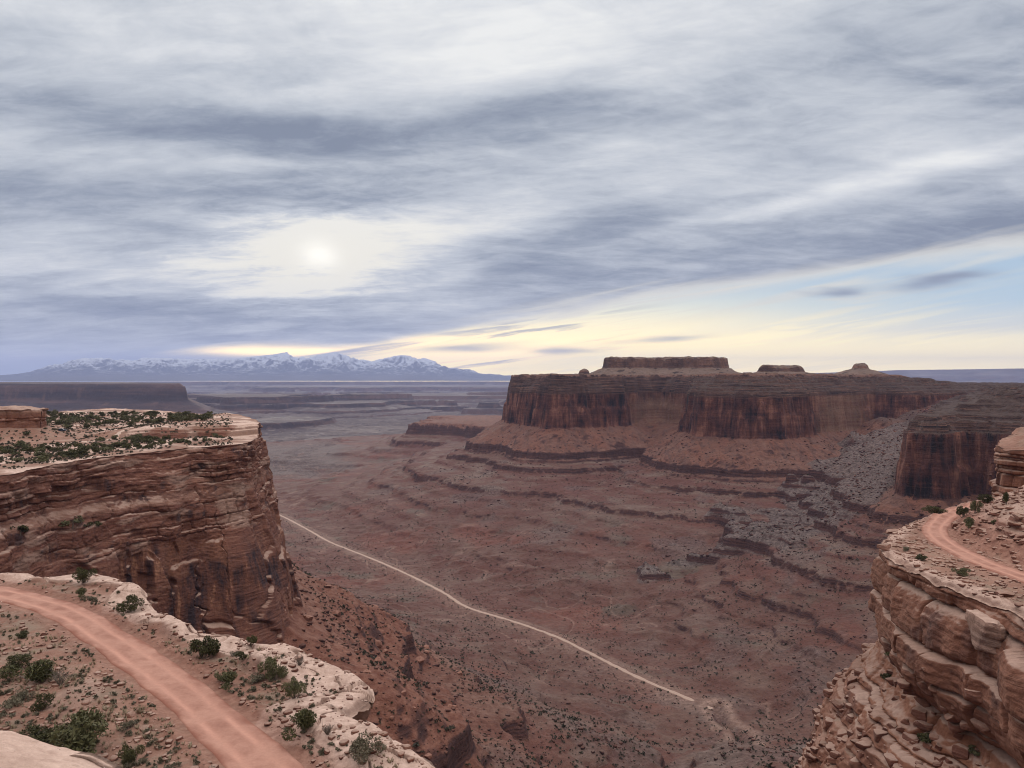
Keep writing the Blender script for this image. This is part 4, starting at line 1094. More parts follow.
def shrub_meshes(seed, h, w, n, size, lobes=9, base=0.12, gap=0.0):
    rng = np.random.default_rng(seed)
    c = rng.normal(size=(lobes, 3)) * np.array([w * 0.23, w * 0.23, h * 0.17]); c[:, 2] += h * 0.52
    c[:, 2] = np.clip(c[:, 2], h * (base + 0.16), h * 0.80)
    tilt = rng.normal(size=2) * 0.08 * w; c[:, :2] += tilt * (c[:, 2:3] / h)
    r = (0.17 + 0.12 * rng.random(lobes)) * min(w, h * 1.25)
    V = leaves(rng, c, r, n, size)
    V[:, 2] = np.maximum(V[:, 2], 0.02)
    crown = new_mesh('crown', V, quads_of(V), False)
    parts = []
    for i in range(min(lobes, 7)):
        e = c[i]; b0 = np.array([rng.normal() * 0.04 * w, rng.normal() * 0.04 * w, -0.15])
        mid = b0 * 0.5 + e * 0.5 + rng.normal(size=3) * 0.05 * w
        parts.append(tube(catmull([b0, mid, e], 6), 0.022 * h + 0.02, 0.008 * h, 5))
    tv, tf = join(parts)
    return crown, new_mesh('trunk', tv, tf, True)
def twig_mesh(seed, h, w, n=26):
    rng = np.random.default_rng(seed); parts = []
    for i in range(n):
        a = rng.random() * 6.28; d = np.array([math.cos(a) * w * 0.5 * rng.random() ** .5, math.sin(a) * w * 0.5 * rng.random() ** .5, h * (0.5 + 0.5 * rng.random())])
        m = d * 0.5 + rng.normal(size=3) * 0.08 * w
        parts.append(tube(catmull([(0, 0, -0.05), m, d], 5), 0.03, 0.010, 4))
        for k in range(3):
            s = m + (d - m) * rng.random(); e = s + rng.normal(size=3) * 0.16 * w; parts.append(tube([s, (s + e) / 2 + 0.02, e], 0.014, 0.006, 4))
    return new_mesh('twigs', *join(parts), True)
def plant(name, label, cat, loc, meshes, mats, rz=0, s=1.0, group=None):
    e = bpy.data.objects.new(name, None); COL.objects.link(e); e.empty_display_size = 0.3
    e.location = loc; e.rotation_euler = (0, 0, rz); e.scale = (s, s, s); tag(e, label, cat, group)
    for me, nm, mt in zip(meshes, ('crown', 'trunk'), mats):
        if not me.materials: me.materials.append(mt)
        o = bpy.data.objects.new(nm, me); COL.objects.link(o); o.parent = e
    return e
JUN = [shrub_meshes(900 + i, 1.0, 1.15, 2600, 0.075, 10) for i in range(4)]
SAGE = [shrub_meshes(920 + i, 0.8, 1.15, 1500, 0.085, 12, 0.02) for i in range(3)]
def near_shrub(px, py, wpx, label, kind='j', hpx=None, zf=bench_top, y0=40, y1=140, k=0):
    p = hit(px, py, zf, y0, y1)
    if p is None: print('no ground', px, py); return
    w = wpx / F * p[1]
    if kind == 'd':
        me = twig_mesh(int(px * 7 + py), 0.75 * w, w); me.materials.append(M_BARK)
        o = link('dead_shrub', me); o.location = (p[0], p[1], p[2] - 0.05); tag(o, label, 'shrub'); return
    ms = (JUN if kind == 'j' else SAGE)[k % (4 if kind == 'j' else 3)]
    e = plant('juniper_shrub' if kind == 'j' else 'sagebrush', label, 'shrub', (p[0], p[1], p[2] - 0.06 * w), ms, (M_JUN if kind == 'j' else M_SAGE, M_BARK), R_.random() * 6.28, w / 1.12)
    if hpx: e.scale = (w / 1.12, w / 1.12, hpx / F * p[1] / 0.92)
for a in [
    (88, 752, 54, 'largest olive green bush in the foreground, just above the corner slickrock', 'j', 46, 0),
    (44, 745, 34, 'low dark green bush touching the left side of the biggest bush', 'j', 20, 1),
    (41, 682, 42, 'wide dark green bush by grey dead branches left of the road', 'j', 25, 2),
    (11, 672, 22, 'dark bush at the left edge beside the wide dark bush', 'j', 15, 3),
    (130, 765, 17, 'small round bush on the verge right of the biggest bush', 'j', 20, 1),
    (38, 712, 16, 'small leaning bush above the low dark bush at the left', 'j', 16, 3),
    (8, 709, 17, 'grey green bush low at the left edge of the bench', 's', 12, 0),
    (23, 700, 18, 'faded grey bush among dry grass at the far left of the bench', 's', 12, 1),
    (128, 729, 14, 'pale grey sagebrush between the road and the biggest bush', 's', 10, 2),
    (24, 637, 13, 'small dark bush alone on the soil near the left end of the road', 'j', 7, 0),
    (201, 658, 25, 'round juniper bush standing between road and slickrock rim', 'j', 24, 0),
    (227, 685, 20, 'dark double bush in sand to the right of the road', 'j', 14, 2),
    (221, 682, 11, 'small dark bush attached to the left of the double bush', 'j', 9, 1),
    (275, 681, 20, 'upright green bush on the slickrock shelf behind the rim block', 'j', 22, 3),
    (258, 681, 17, 'flat grey sagebrush left of the upright green bush', 's', 10, 0),
    (294, 699, 17, 'two tone bush with bare stems at the crack of the rim block', 'j', 20, 1),
    (303, 733, 28, 'dark green bush in the sand right of the road, near the pale rim', 'j', 25, 2),
    (362, 759, 31, 'grey green bush nearest the slickrock edge at the bottom', 's', 26, 1),
    (243, 661, 9, 'tiny dark bush on the pale rim close to the double bush', 'j', 9, 3),
    (250, 646, 9, 'tiny upright bush on the outer lip of the slickrock rim', 'j', 11, 0),
    (84, 583, 15, 'bush at the far end of the slickrock rim against the dark cliff', 'j', 16, 1),
    (80, 597, 12, 'bright green bush just below the farthest bush on the rim', 'j', 10, 2),
    (127, 613, 17, 'lone bush on the rounded rim slabs under the headland cliff', 'j', 17, 3),
    (91, 601, 10, 'low grey bush near the far rim slabs', 's', 6, 2),
    (235, 655, 10, 'low grey bush on the pale rim beside a tiny dark bush', 's', 5, 0),
    (60, 686, 24, 'grey dead branches lying beside the wide dark bush', 'd', 12, 0),
    (299, 666, 13, 'leafless grey shrub on top of the rim block', 'd', 13, 0),
    (327, 735, 14, 'bare reddish grey shrub between two bushes near the bottom rim', 'd', 16, 0)]:
    near_shrub(a[0], a[1], a[2], a[3], a[4], a[5], k=a[6])
for a in [
    (922, 561, 11, 'dark bush on the sandy shoulder outside the road bend', 'j', 7, 0),
    (962, 576, 12, 'round dark bush between the bend road and the rim slabs', 'j', 9, 1),
    (907, 551, 8, 'faded small bush near the tip of the promontory', 's', 6, 2),
    (938, 514, 16, 'spreading bush beside the farthest piece of the bend road', 'j', 8, 3),
    (964, 517, 10, 'tall dark bush at the inside of the bend, nearest the road', 'j', 12, 0),
    (969, 528, 11, 'dark bush at the foot of the rocky bank inside the bend', 'j', 12, 2),
    (976, 513, 9, 'upright bush above the bend below the streaked cliff', 'j', 13, 1),
    (989, 503, 13, 'dark bush high on the bank in front of the streaked cliff', 'j', 9, 3),
    (994, 525, 8, 'single bush in the middle of the rocky bank', 'j', 6, 0),
    (1007, 505, 7, 'bush at the base of the orange rock wall', 'j', 14, 2)]:
    near_shrub(a[0], a[1], a[2], a[3], a[4], a[5], right_top, 100, 240, k=a[6])

# trees on top of the headland: every one its own object, too small to show parts
def small_tree(seed):
    rng = np.random.default_rng(seed); L = 7
    c = rng.normal(size=(L, 3)) * np.array([0.26, 0.26, 0.15]); c[:, 2] = np.clip(c[:, 2] + 0.55, 0.3, 0.8)
    V = leaves(rng, c, 0.20 + 0.13 * rng.random(L), 420, 0.17)
    V[:, 2] = np.maximum(V[:, 2], 0.0)
    tv, tf = tube([(0, 0, -0.1), (0.03, 0, 0.25), (0, 0.03, 0.6)], 0.05, 0.02, 5)
    me = new_mesh('tree', np.vstack([V, tv]), np.vstack([quads_of(V), tf + len(V)]), False)
    me.materials.append(M_JUN); me.materials.append(M_BARK)
    mi = np.zeros(len(me.polygons), np.int32); mi[len(V) // 4:] = 1; me.polygons.foreach_set('material_index', mi)
    return me
TREES = [small_tree(950 + i) for i in range(8)]
def put_trees(n, area, size, label, group, keep, name='juniper_tree', zf=headland_top, flat=1.0):
    got = 0
    for _ in range(n * 60):
        if got >= n: break
        px, Y = R_.uniform(*area[0]), R_.uniform(*area[1]); x = px_at(px, Y)
        if not keep(x, Y): continue
        z = float(zf(np.array([x]), np.array([Y]))[0])
        o = bpy.data.objects.new(name, TREES[R_.randrange(8)]); COL.objects.link(o)
        s = R_.uniform(*size); o.location = (x, Y, z - 0.08 * s); o.rotation_euler = (0, 0, R_.random() * 6.28); o.scale = (s * R_.uniform(.9, 1.35), s * R_.uniform(.9, 1.35), s * flat * R_.uniform(.8, 1.0))
        tag(o, label, 'tree', group); got += 1
HLC = np.array(catmull(HL_RIM, 200))
def a1(f, *a): return float(np.atleast_1d(f(np.array([a[0]]), np.array([a[1]]), *a[2:]))[0])
def hl_ok(x, y, edge=4, dens=None, tier=None):
    if a1(line_dist, x, y, HLC) < edge or a1(poly_sd, x, y, np.vstack([HL_RIM, [(-520, 700), (-520, 200)]])) > 0: return False
    if a1(line_dist, x, y, HL_ROAD) < 6 or a1(line_dist, x, y, HL_ROAD2) < 6: return False
    if (x + 302) ** 2 + (y - 455) ** 2 < 26 ** 2: return False
    if dens is not None and pn2(np.array([x / dens]), np.array([y / dens]), 5)[0] < R_.uniform(-0.35, 0.45): return False
    return True
put_trees(165, ((34, 215), (520, 690)), (2.6, 5.2), 'dark juniper in the dense tree belt along the back of the headland', 'junipers in the tree belt at the back of the headland', lambda x, y: hl_ok(x, y, 8))
put_trees(82, ((-10, 150), (330, 450)), (2.0, 4.4), 'dark juniper on pale rock between the track and the headland rim', 'junipers between the headland track and the rim', lambda x, y: hl_ok(x, y, 13, 34) and a1(poly_sd, x, y, HL_TIER) > 3 and x > -262)
put_trees(38, ((128, 236), (400, 468)), (1.8, 3.8), 'dark juniper on the pale ledge below the red step near the headland tip', 'junipers on the pale ledge at the headland tip', lambda x, y: hl_ok(x, y, 15, 22) and a1(poly_sd, x, y, HL_TIER) > 1.5)
put_trees(16, ((-10, 60), (400, 520)), (1.8, 3.2), 'scattered juniper on the bare red soil under the rock knob', 'junipers on the soil under the rock knob', lambda x, y: hl_ok(x, y, 20) and x < -250)
for px, py, w, lab in [(20, 535, 13, 'wide dark bush on the cliff shelf nearest the left edge'), (72, 527, 16, 'broad bush on the shelf in the middle of the headland face'), (88, 527, 8, 'small bush right beside the broad shelf bush'), (98, 527, 8, 'small bush at the right end of the row on the shelf')]:
    j = np.argmin(np.hypot(CX + F * HL_GRID[0] / HL_GRID[1] - px, HY - F * HL_GRID[2] / HL_GRID[1] - py)); X_, Y_, Z_ = (HL_GRID[k].ravel()[j] for k in range(3))
    o = bpy.data.objects.new('cliff_bush', TREES[int(px) % 8]); COL.objects.link(o); s = w / F * Y_; o.location = (X_, Y_, Z_ - 0.1); o.scale = (s, s, s * 0.75); tag(o, lab, 'shrub')
for px, py, w, lab in [(886, 680, 12, 'bush growing from a crack on the rubble side of the promontory'), (893, 657, 8, 'small bush under the first ledge of the promontory face'), (926, 742, 16, 'dark bush among the boulders at the foot of the promontory'), (975, 757, 12, 'bush low on the promontory face near the bottom right')]:
    j = np.argmin(np.hypot(CX + F * RT_GRID[0] / RT_GRID[1] - px, HY - F * RT_GRID[2] / RT_GRID[1] - py) + 0.02 * RT_GRID[1]); X_, Y_, Z_ = (RT_GRID[k].ravel()[j] for k in range(3))
    o = bpy.data.objects.new('cliff_bush', TREES[int(px) % 8]); COL.objects.link(o); s = w / F * Y_; o.location = (X_, Y_, Z_ - 0.1); o.scale = (s, s, s * 0.75); tag(o, lab, 'shrub')

# ---------------------------------------------------------------- boulders
def ico(sub):
    t = (1 + 5 ** .5) / 2
    V = [(-1, t, 0), (1, t, 0), (-1, -t, 0), (1, -t, 0), (0, -1, t), (0, 1, t), (0, -1, -t), (0, 1, -t), (t, 0, -1), (t, 0, 1), (-t, 0, -1), (-t, 0, 1)]
    Fc = [(0, 11, 5), (0, 5, 1), (0, 1, 7), (0, 7, 10), (0, 10, 11), (1, 5, 9), (5, 11, 4), (11, 10, 2), (10, 7, 6), (7, 1, 8), (3, 9, 4), (3, 4, 2), (3, 2, 6), (3, 6, 8), (3, 8, 9), (4, 9, 5), (2, 4, 11), (6, 2, 10), (8, 6, 7), (9, 8, 1)]
    V = [np.array(v) / np.linalg.norm(v) for v in V]
    for _ in range(sub):
        mid = {}; nf = []
        def m(a, b):
            k = (min(a, b), max(a, b))
            if k not in mid: v = V[a] + V[b]; V.append(v / np.linalg.norm(v)); mid[k] = len(V) - 1
            return mid[k]
        for a, b, c in Fc:
            ab, bc, ca = m(a, b), m(b, c), m(c, a); nf += [(a, ab, ca), (b, bc, ab), (c, ca, bc), (ab, bc, ca)]
        Fc = nf
    return np.array(V), np.array(Fc, np.int32)
ICO = [ico(k) for k in range(5)]
def rock_verts(seed, sub, dims, planes=11, rough=0.05):
    rng = np.random.default_rng(seed); V, Fc = ICO[sub]; V = V * 1.35
    for i in range(planes):
        n = rng.normal(size=3)
        if i < 2: n = np.array([0.1 * n[0], 0.1 * n[1], 1.0 if i == 0 else -1.0])
        elif i < 6: n = np.array([n[0], n[1], 0.15 * n[2]])
        n /= np.linalg.norm(n); d = 0.62 + 0.3 * rng.random()
        over = V @ n - d; V = V - np.maximum(over, 0)[:, None] * n * 0.93
    if sub >= 2: V = V * (1 + rough * fbm3(V[:, 0] * 2 + seed, V[:, 1] * 2, V[:, 2] * 5, 3, seed % 50))[:, None]
    return V * np.array(dims) * 0.5, Fc
BOULD = []
BOULD_RED = []
for i in range(8):
    v, f = rock_verts(70 + i, 3, (1.15, 0.95, 0.75)); me = new_mesh('boulder', v, f, False, {'sand': np.full(len(v), 0.45)}); me.materials.append(M_NEAR); BOULD.append(me)
    me = new_mesh('red_boulder', v, f, False, {'red': np.ones(len(v))}); me.materials.append(M_NEAR); BOULD_RED.append(me)
def boulder(loc, s, label, group=None, k=None, sq=(1, 1, 1), rot=None, name='boulder'):
    o = bpy.data.objects.new(name, BOULD[(R_.randrange(8) if k is None else k) % 8]); COL.objects.link(o)
    if group and group.startswith('red'): o.data = BOULD_RED[R_.randrange(8)]
    o.location = loc; o.scale = (s * sq[0], s * sq[1], s * sq[2]); o.rotation_euler = rot or (R_.uniform(-.3, .3), R_.uniform(-.3, .3), R_.random() * 6.28)
    tag(o, label, 'boulder', group); return o
# the big light block on the promontory and slabs near it
v, f = rock_verts(12, 4, (5.5, 9.5, 6.8), 13, 0.07); v = v * (1 + 0.05 * np.round(2 * pn2(v[:, 2] * 0.9, v[:, 2] * 0 + 3.3, 9)) + 0.03 * fbm2(v[:, 1] * .8, v[:, 2] * 2.2, 3, 19))[:, None] * np.array([1, 1, 1 / 1.0])
me = new_mesh('overhanging_block', v, f, True, {'pale': np.full(len(v), 0.8)}); me.materials.append(M_NEAR)
o = link('overhanging_block', me); o.location = (74.2, 119.5, -39.2); o.rotation_euler = (0.06, 0.10, -0.1); tag(o, 'big pale block jutting from the promontory face over a dark hollow', 'boulder')
def rt_point(px, py):
    j = np.argmin(np.hypot(CX + F * RT_GRID[0] / RT_GRID[1] - px, HY - F * RT_GRID[2] / RT_GRID[1] - py) + 0.02 * RT_GRID[1]); return tuple(float(RT_GRID[k].ravel()[j]) for k in range(3))
for px, py, w, sq, lab in [(892, 521, 14, (1.4, 1, .35), 'flat pale slab on the rim beside the farthest bend of the road'), (886, 545, 12, (1, 1, .7), 'rounded block at the tip of the promontory rim'), (1004, 592, 13, (1.2, 1, .6), 'reddish hollowed block by the road at the right edge'), (989, 588, 10, (1.3, 1, .4), 'small flat slab left of the hollowed block'), (956, 523, 9, (.9, .8, 1.0), 'dark red block at the inner edge of the road bend')]:
    p = rt_point(px, py + 3)
    if p: boulder((p[0], p[1], p[2] + 0.1), w / F * p[1], lab, None, int(px) % 8, sq, (0, 0, 0.4))
for i in range(90):
    px, py = R_.uniform(825, 985), R_.uniform(655, 785)
    if py < 650 + max(0, (px - 880)) * 0.45 or px < 880 - (py - 600) * 0.42: continue
    p = rt_point(px, py); s = R_.choice([0.9, 1.2, 1.5, 1.9, 2.6])
    boulder((p[0], p[1], p[2]), s, 'loose pale boulder on the rubble slope below the promontory ledges', 'boulders on the rubble slope of the promontory')
for i in range(60):
    px, py = R_.uniform(962, 1040), R_.uniform(495, 575)
    p = hit(px, py, right_top, 100, 240)
    if p is None or a1(poly_sd, p[0], p[1], RT_HILL) > -3: continue
    boulder((p[0], p[1], p[2] + 0.1), R_.choice([0.6, 0.9, 1.3, 2.0]), 'angular rock on the stony bank inside the road bend', 'rocks on the stony bank inside the bend', sq=(1.3, 1, .6))
# red boulders on the slope under the headland, larger ones singly
n_ = 0
for i in range(900):
    px, Y = R_.uniform(285, 470), R_.uniform(330, 760); x = px_at(px, Y)
    if n_ >= 70: break
    d = a1(poly_sd, x, Y, HEADLAND_BASE)
    if d < 3 or d > 130: continue
    z = float(height(np.array([x]), np.array([Y]))[0][0]); n_ += 1
    boulder((x, Y, z + 0.2), R_.choice([2.0, 2.6, 3.4, 4.6, 6.5]), 'red boulder lying on the rubble slope below the headland', 'red boulders under the headland')
for i in range(26):
    px, py = R_.uniform(20, 320), R_.uniform(600, 765); p = hit(px, py, bench_top, 40, 140)
    if p is None or a1(line_dist, p[0], p[1], BN_ROAD) < 4: continue
    boulder((p[0], p[1], p[2] + 0.03), R_.choice([0.4, 0.55, 0.8]), 'small loose stone on the sandy ground of the bench', 'loose stones on the bench')

# rock knob at the upper left and the slickrock hump in the lower left corner
def ring_rock(name, cx, cy, rx, ry, ztop, zbot, disp, attr, ds, dz, dtop):
    th = np.linspace(0, 2 * math.pi, 25); P = [(cx + rx * math.cos(t), cy + ry * math.sin(t)) for t in th]
    X, Y, Z, A, nt = landform(P, [(cx, cy)] * 25, ztop, zbot, disp, ds, dz, dtop, attr)
    return link(name, new_mesh(name, np.stack([X.ravel(), Y.ravel(), Z.ravel()], 1), grid_faces(*X.shape), True, A), M_NEAR)
KB = np.array([-50, -44, -34, -31, -24, -22.5, -18.0, -14.0, -8], np.float32)
def per(f, s, L): 
    w = sst(L * 0.85, L, s); return f(s) * (1 - w) + f(s - L) * w
LK = 2 * math.pi * 21
o = ring_rock('rock_knob', -303, 456, 22, 20, lambda x, y: -15.6 + 0.9 * fbm2(x / 9, y / 9, 3, 401) - 1.6 * sst(8, 22, np.hypot(x + 303, y - 456)), -42,
    lambda s, z, x, y, zr: np.interp(z, [-42, -32, -18, -15], [6, 2.0, 0.6, 0]) + per(lambda q: bed_disp(q, z, KB, 403, 10, 9) * 1.1 + 2.4 * fbm2(q / 14, z / 40, 3, 405) + 0.5 * fbm2(q / 4, z / 6, 3, 406), s, LK),
    lambda x, y, z, s, top: {'sand': top * 0, 'red': top * 0, 'varnish': (1 - top) * 0.15, 'pale': np.maximum(top * 0.3, (1 - top) * sst(-21, -18, z) * 0.7), 'orange': (1 - top) * 0.35}, 0.5, 0.4, 0.6)
tag(o, 'blocky red rock knob with a pale cap at the left end of the headland', 'rock outcrop')
LH = 2 * math.pi * 7.5
o = ring_rock('slickrock_hump', -16.8, 18.3, 8.2, 7.4, lambda x, y: -11.2 - 0.22 * (x + 16.8) - 0.03 * (y - 18) + 0.25 * fbm2(x / 3.2, y / 3.2, 4, 411) - 0.6 * sst(5.0, 8.2, np.hypot(x + 16.8, y - 18.3)), -31,
    lambda s, z, x, y, zr: np.interp(z, [-31, -16, -12.5, -11], [3.0, 0.4, 0.25, 0]) + per(lambda q: 0.6 * fbm2(q / 5, z / 5, 4, 413), s, LH),
    lambda x, y, z, s, top: {'sand': top * 0, 'red': top * 0, 'varnish': top * 0, 'pale': np.ones_like(x), 'orange': top * 0}, 0.12, 0.15, 0.12)
tag(o, 'smooth pale slickrock hump in the bottom left corner', 'rock outcrop')

# ---------------------------------------------------------------- stuff nobody could count
def scatter_mesh(name, P, S, proto, mat, rng, sq=(1, 1, 1), smooth=False):
    Vs, Fs, o = [], [], 0
    n = len(P); m = len(proto); k = rng.integers(0, m, n); a = rng.random(n) * 6.283
    for j in range(m):
        s = k == j; v, f = proto[j]; c, sn = np.cos(a[s])[:, None], np.sin(a[s])[:, None]
        x = v[None, :, 0] * c - v[None, :, 1] * sn; y = v[None, :, 0] * sn + v[None, :, 1] * c; z = np.broadcast_to(v[None, :, 2], x.shape)
        W = np.stack([x, y, z], 2) * S[s][:, None, None] + P[s][:, None, :]
        Vs.append(W.reshape(-1, 3)); Fs.append((f[None] + (np.arange(s.sum()) * len(v))[:, None, None]).reshape(-1, f.shape[1]) + o); o += W.shape[0] * W.shape[1]
    return link(name, new_mesh(name, np.vstack(Vs), np.vstack(Fs), smooth), mat)
rng = np.random.default_rng(77)
def scrub_proto(seed, n=22):
    r = np.random.default_rng(seed); c = r.normal(size=(4, 3)) * np.array([.22, .22, .1]); c[:, 2] = np.abs(c[:, 2]) + .28
    V = leaves(r, c, 0.2 + 0.12 * r.random(4), n, 0.42); V[:, 2] = np.maximum(V[:, 2], 0); return V, quads_of(V)
def polar_pts(n, a0, a1, r0, r1, p=0.8):
    az = np.radians(rng.uniform(a0, a1, n)); r = (r0 ** p + (r1 ** p - r0 ** p) * rng.random(n)) ** (1 / p)
    return f32(r * np.sin(az)), f32(r * np.cos(az))
x, y = polar_pts(60000, -24, 36, 330, 2100, 0.9)
z, A = height(x, y)
dens = fbm2(x / 90, y / 90, 4, 501)
keep = (z < -150) & (line_dist(x, y, ROAD_XY_S[::6]) > 5) & (dens > rng.uniform(-0.55, 0.75, len(x)) - 0.25 * A['sand'])
x, y, z = x[keep], y[keep], z[keep]
S = rng.uniform(0.7, 2.3, len(x)) ** 1.15; S = np.where(rng.random(len(x)) < 0.08, S * 1.8, S)
o = scatter_mesh('desert_scrub', np.stack([x, y, z - 0.05], 1), S, [scrub_proto(60 + i) for i in range(5)], M_FAR_S, rng)
tag(o, 'dark low scrub dotted over the canyon floor and slopes', 'scrub', kind='stuff')
# boulders strewn over the slopes
x, y = polar_pts(70000, -24, 37, 300, 2300, 0.8)
z, A = height(x, y)
dm_ = np.minimum(poly_sd(x, y, MESA), poly_sd(x, y, WALL)); dh_ = np.minimum(poly_sd(x, y, HEADLAND_BASE), np.minimum(poly_sd(x, y, NEAR_BASE), poly_sd(x, y, RIGHT_BASE)))
w = np.maximum(sst(330, 60, dm_) * (dm_ > 14), sst(240, 30, dh_) * (dh_ > 2)) * 0.75 + A['gray'] * 0.9 + sst(0.1, 0.5, fbm2(x / 70, y / 70, 3, 511)) * 0.3
keep = (rng.random(len(x)) < w * 0.55) & (z < -60) & (line_dist(x, y, ROAD_XY_S[::6]) > 8)
x, y, z = x[keep], y[keep], z[keep]
S = 0.8 + 3.4 * rng.random(len(x)) ** 3.5; S = S * (0.75 + 0.5 * sst(500, 1500, y))
o = scatter_mesh('talus_boulders', np.stack([x, y, z + 0.1 * S], 1), S, [rock_verts(30 + i, 1, (1.2, 1.0, 0.8), 8) for i in range(6)], M_CAN, rng)
tag(o, 'countless fallen boulders strewn over the canyon slopes', 'boulders', kind='stuff')
# rubble on the promontory slope
gx, gy, gz = (RT_GRID[k][RT_GRID[3]:].ravel() for k in range(3)); sel = np.nonzero((gz < -60) & (gz > -118))[0]
j = rng.choice(sel, 7500); Pp = np.stack([gx[j], gy[j], gz[j]], 1); S = 0.4 + 2.2 * rng.random(len(j)) ** 3
kp = (fbm2(Pp[:, 1] / 7, Pp[:, 2] / 6, 3, 541) > rng.uniform(-0.7, 0.5, len(j))) & (Pp[:, 2] < -58 - 5 * rng.random(len(j)) ** 0.5 * 2); 
o = scatter_mesh('slope_rubble', Pp[kp], S[kp], [rock_verts(90 + i, 2, (1.2, 1.0, 0.8), 9, 0.04) for i in range(6)], M_NEAR, rng)
tag(o, 'broken rubble covering the slope under the promontory ledges', 'rubble', kind='stuff')
px = rng.uniform(-10, 232, 9000); Y = rng.uniform(320, 700, 9000); x = f32(px_at(px, Y)); y = f32(Y)
kp = (line_dist(x, y, HLC) > 5) & (poly_sd(x, y, np.vstack([HL_RIM, [(-520, 700), (-520, 200)]])) < -3) & (line_dist(x, y, HL_ROAD) > 4) & (line_dist(x, y, HL_ROAD2) > 4) & (np.hypot(x + 303, y - 456) > 26) & (fbm2(x / 24, y / 24, 3, 545) > rng.uniform(-0.5, 0.6, len(x)))
x, y = x[kp], y[kp]; x, y = x[:3200], y[:3200]
o = scatter_mesh('plateau_scrub', np.stack([x, y, headland_top(x, y) - 0.05], 1), rng.uniform(0.5, 1.7, len(x)), [scrub_proto(160 + i, 30) for i in range(5)], M_FAR_S, rng)
tag(o, 'low scrub sprinkled over the flat top of the headland', 'scrub', kind='stuff')
# bench: dry grass and gravel
def on_bench(n, rmin):
    px = rng.uniform(-30, 440, n); Y = (52 ** -1.0 + (122 ** -1.0 - 52 ** -1.0) * rng.random(n)) ** -1.0
    x = f32(px_at(px, Y)); y = f32(Y)
    P = poly_sd(x, y, np.vstack([BN_RIMC[::3], [(-24, 20), (-200, 20)]])); rd = line_dist(x, y, BN_ROAD[::3])
    s = (P < -1.0) & (rd > rmin); return x[s], y[s], rd[s], -P[s]
def tuft(seed, n=16):
    r = np.random.default_rng(seed); V = []
    for i in range(n):
        a = r.random() * 6.28; b = np.array([math.cos(a), math.sin(a), 0]) * 0.10 * r.random(); l = 0.25 + 0.3 * r.random()
        t = b + np.array([math.cos(a) * l * 0.6, math.sin(a) * l * 0.6, l]); s = np.array([-math.sin(a), math.cos(a), 0]) * 0.05
        V += [b - s, b + s, t + s * .4, t - s * .4]
    V = np.array(V); return V, quads_of(V)
x, y, rd, pd = on_bench(8500, 3.3)
kp = (fbm2(x / 8, y / 8, 4, 521) > rng.uniform(-0.35, 0.7, len(x))) & (pd > 5 + 3 * fbm2(x / 6, y / 6, 2, 523)); x, y = x[kp], y[kp]
o = scatter_mesh('grass_tufts', np.stack([x, y, bench_top(x, y) - 0.02], 1), rng.uniform(0.3, 0.85, len(x)), [tuft(40 + i) for i in range(5)], M_GRASS, rng)
tag(o, 'dry straw coloured grass tufts on the sandy bench', 'grass', kind='stuff')
x, y, rd, pd = on_bench(5200, 3.2)
kp = (fbm2(x / 5, y / 5, 3, 527) > rng.uniform(-0.4, 0.9, len(x))); x, y, pd = x[kp], y[kp], pd[kp]
kp = pd > 3.5; x, y = x[kp], y[kp]
o = scatter_mesh('low_brush', np.stack([x, y, bench_top(x, y) - 0.02], 1), rng.uniform(0.16, 0.58, len(x)), [scrub_proto(80 + i, 46) for i in range(5)], M_SAGE, rng)
tag(o, 'low grey brush speckled over the bench soil', 'brush', kind='stuff')
x, y, rd, pd = on_bench(9000, 2.9)
kp = rng.random(len(x)) < 0.35 + sst(0.0, 0.4, fbm2(x / 6, y / 6, 3, 531)) ; x, y = x[kp], y[kp]
S = 0.10 + 0.5 * rng.random(len(x)) ** 4
o = scatter_mesh('gravel', np.stack([x, y, bench_top(x, y) + 0.1 * S], 1), S, [rock_verts(50 + i, 1, (1.2, 1.0, 0.6), 7) for i in range(5)], M_NEAR, rng)
tag(o, 'small stones scattered over the bench', 'gravel', kind='stuff')
# stones and brush on the promontory top
px = rng.uniform(880, 1060, 4500); Y = rng.uniform(105, 225, 4500); x = f32(px_at(px, Y)); y = f32(Y)
P_ = poly_sd(x, y, np.vstack([RT_RIMC[::3], [(300, 260), (300, 20)]])); rd = line_dist(x, y, RT_ROAD[::3])
s = (P_ < -0.8) & (rd > 3.0); x, y = x[s], y[s]
S = 0.15 + 0.9 * rng.random(len(x)) ** 4
o = scatter_mesh('bank_stones', np.stack([x, y, right_top(x, y) + 0.1 * S], 1), S, [rock_verts(55 + i, 1, (1.2, 1.0, 0.6), 7) for i in range(5)], M_NEAR, rng)
tag(o, 'small stones beside the road on the promontory', 'gravel', kind='stuff')

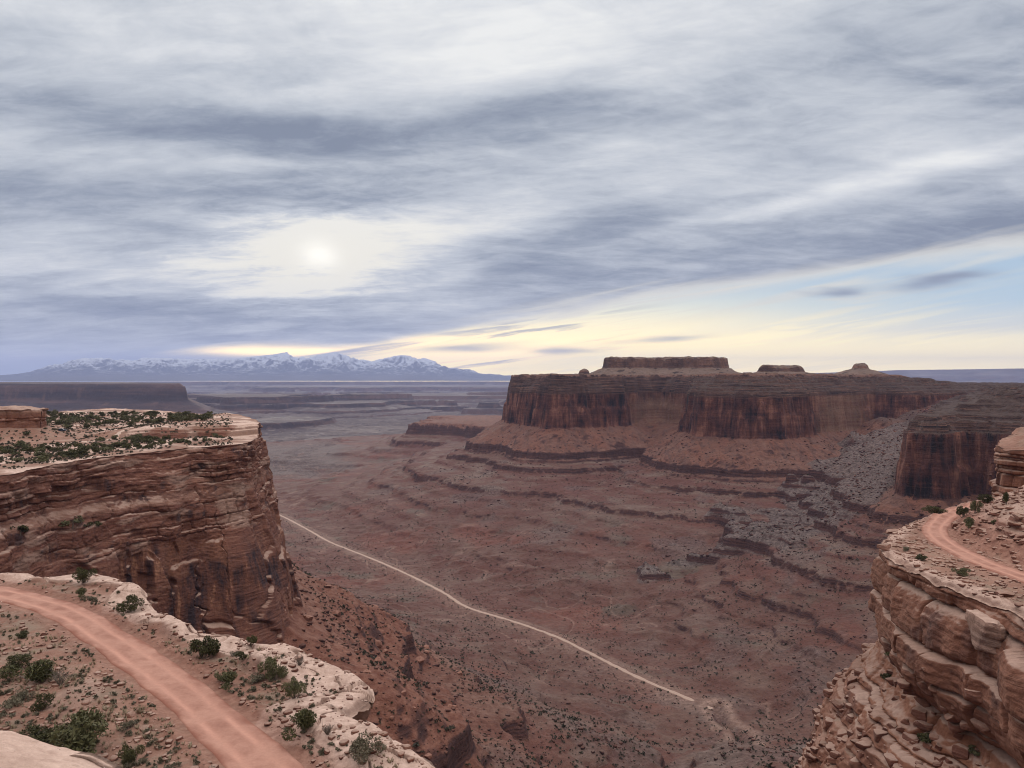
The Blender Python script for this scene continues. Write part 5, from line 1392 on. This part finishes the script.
# ---------------------------------------------------------------- dark vehicle parked on the headland track
def mat_plain(name, c, r=0.5, metal=0.0):
    m, g = new_mat(name); P = g.geo('Position'); n = g.noise(P, 3.0, 4)
    b = principled(g, g.mix(n, c, tuple(k * 1.2 for k in c)), r); b.inputs['Metallic'].default_value = metal; return m
def loft(secs):
    """closed body from cross-sections (each a ring of the same length)"""
    k = len(secs[0]); V = np.vstack([np.array(s, float) for s in secs]); Fc = []
    for i in range(len(secs) - 1):
        for j in range(k): Fc.append((i * k + j, i * k + (j + 1) % k, (i + 1) * k + (j + 1) % k, (i + 1) * k + j))
    me = bpy.data.meshes.new('body'); me.from_pydata([tuple(v) for v in V], [], [tuple(f) for f in Fc] + [tuple(range(k))[::-1], tuple(range((len(secs) - 1) * k, len(secs) * k))]); return me
def build_car():
    p = hit(62, 431.5, headland_top, 420, 760)
    e = bpy.data.objects.new('parked_car', None); COL.objects.link(e); e.location = (p[0], p[1], p[2] + 0.1); e.rotation_euler = (0, 0, 0.15)
    tag(e, 'dark vehicle parked on the track by the headland trees', 'car')
    def ring(x, w, z0, z1): return [(x, -w, z0), (x, w, z0), (x, w * 1.02, (z0 + z1) / 2), (x, w * .94, z1), (x, -w * .94, z1), (x, -w * 1.02, (z0 + z1) / 2)]
    paint = mat_plain('dark_paint', (0.02, 0.028, 0.05), 0.3); glass = mat_plain('glass', (0.03, 0.04, 0.05), 0.08); rub = mat_plain('rubber', (0.02, 0.02, 0.02), 0.8); rim = mat_plain('alloy', (0.4, 0.4, 0.42), 0.35, 0.8)
    link('body', loft([ring(-2.35, .8, .5, .85), ring(-2.2, .9, .38, 1.0), ring(0.6, .93, .33, 1.05), ring(1.9, .9, .36, .98), ring(2.3, .78, .45, .8)]), paint, e)
    cab = link('cabin', loft([ring(-2.1, .84, 1.0, 1.1), ring(-1.8, .80, 1.0, 1.72), ring(0.1, .80, 1.0, 1.76), ring(0.95, .84, 1.0, 1.12)]), paint, e)
    for sy in (-1, 1):
        g_ = bpy.data.meshes.new('window'); y_ = sy * .845
        g_.from_pydata([(-1.7, y_, 1.12), (0.55, y_, 1.12), (0.1, y_ * .965, 1.62), (-1.65, y_ * .965, 1.62)], [], [(0, 1, 2, 3)]); link('window', g_, glass, e)
    for sx in (-1.45, 1.4):
        for sy in (-.82, .82):
            v, f = tube([(sx, sy - .12, .36), (sx, sy, .36), (sx, sy + .12, .36)], .36, .36, 18); w_ = link('wheel', new_mesh('wheel', v, f), rub, e)
            v, f = tube([(sx, sy - .125, .36), (sx, sy, .36), (sx, sy + .125, .36)], .2, .2, 14); link('rim', new_mesh('rim', v, f), rim, w_)
build_car()
print('all', time.time() - T0)
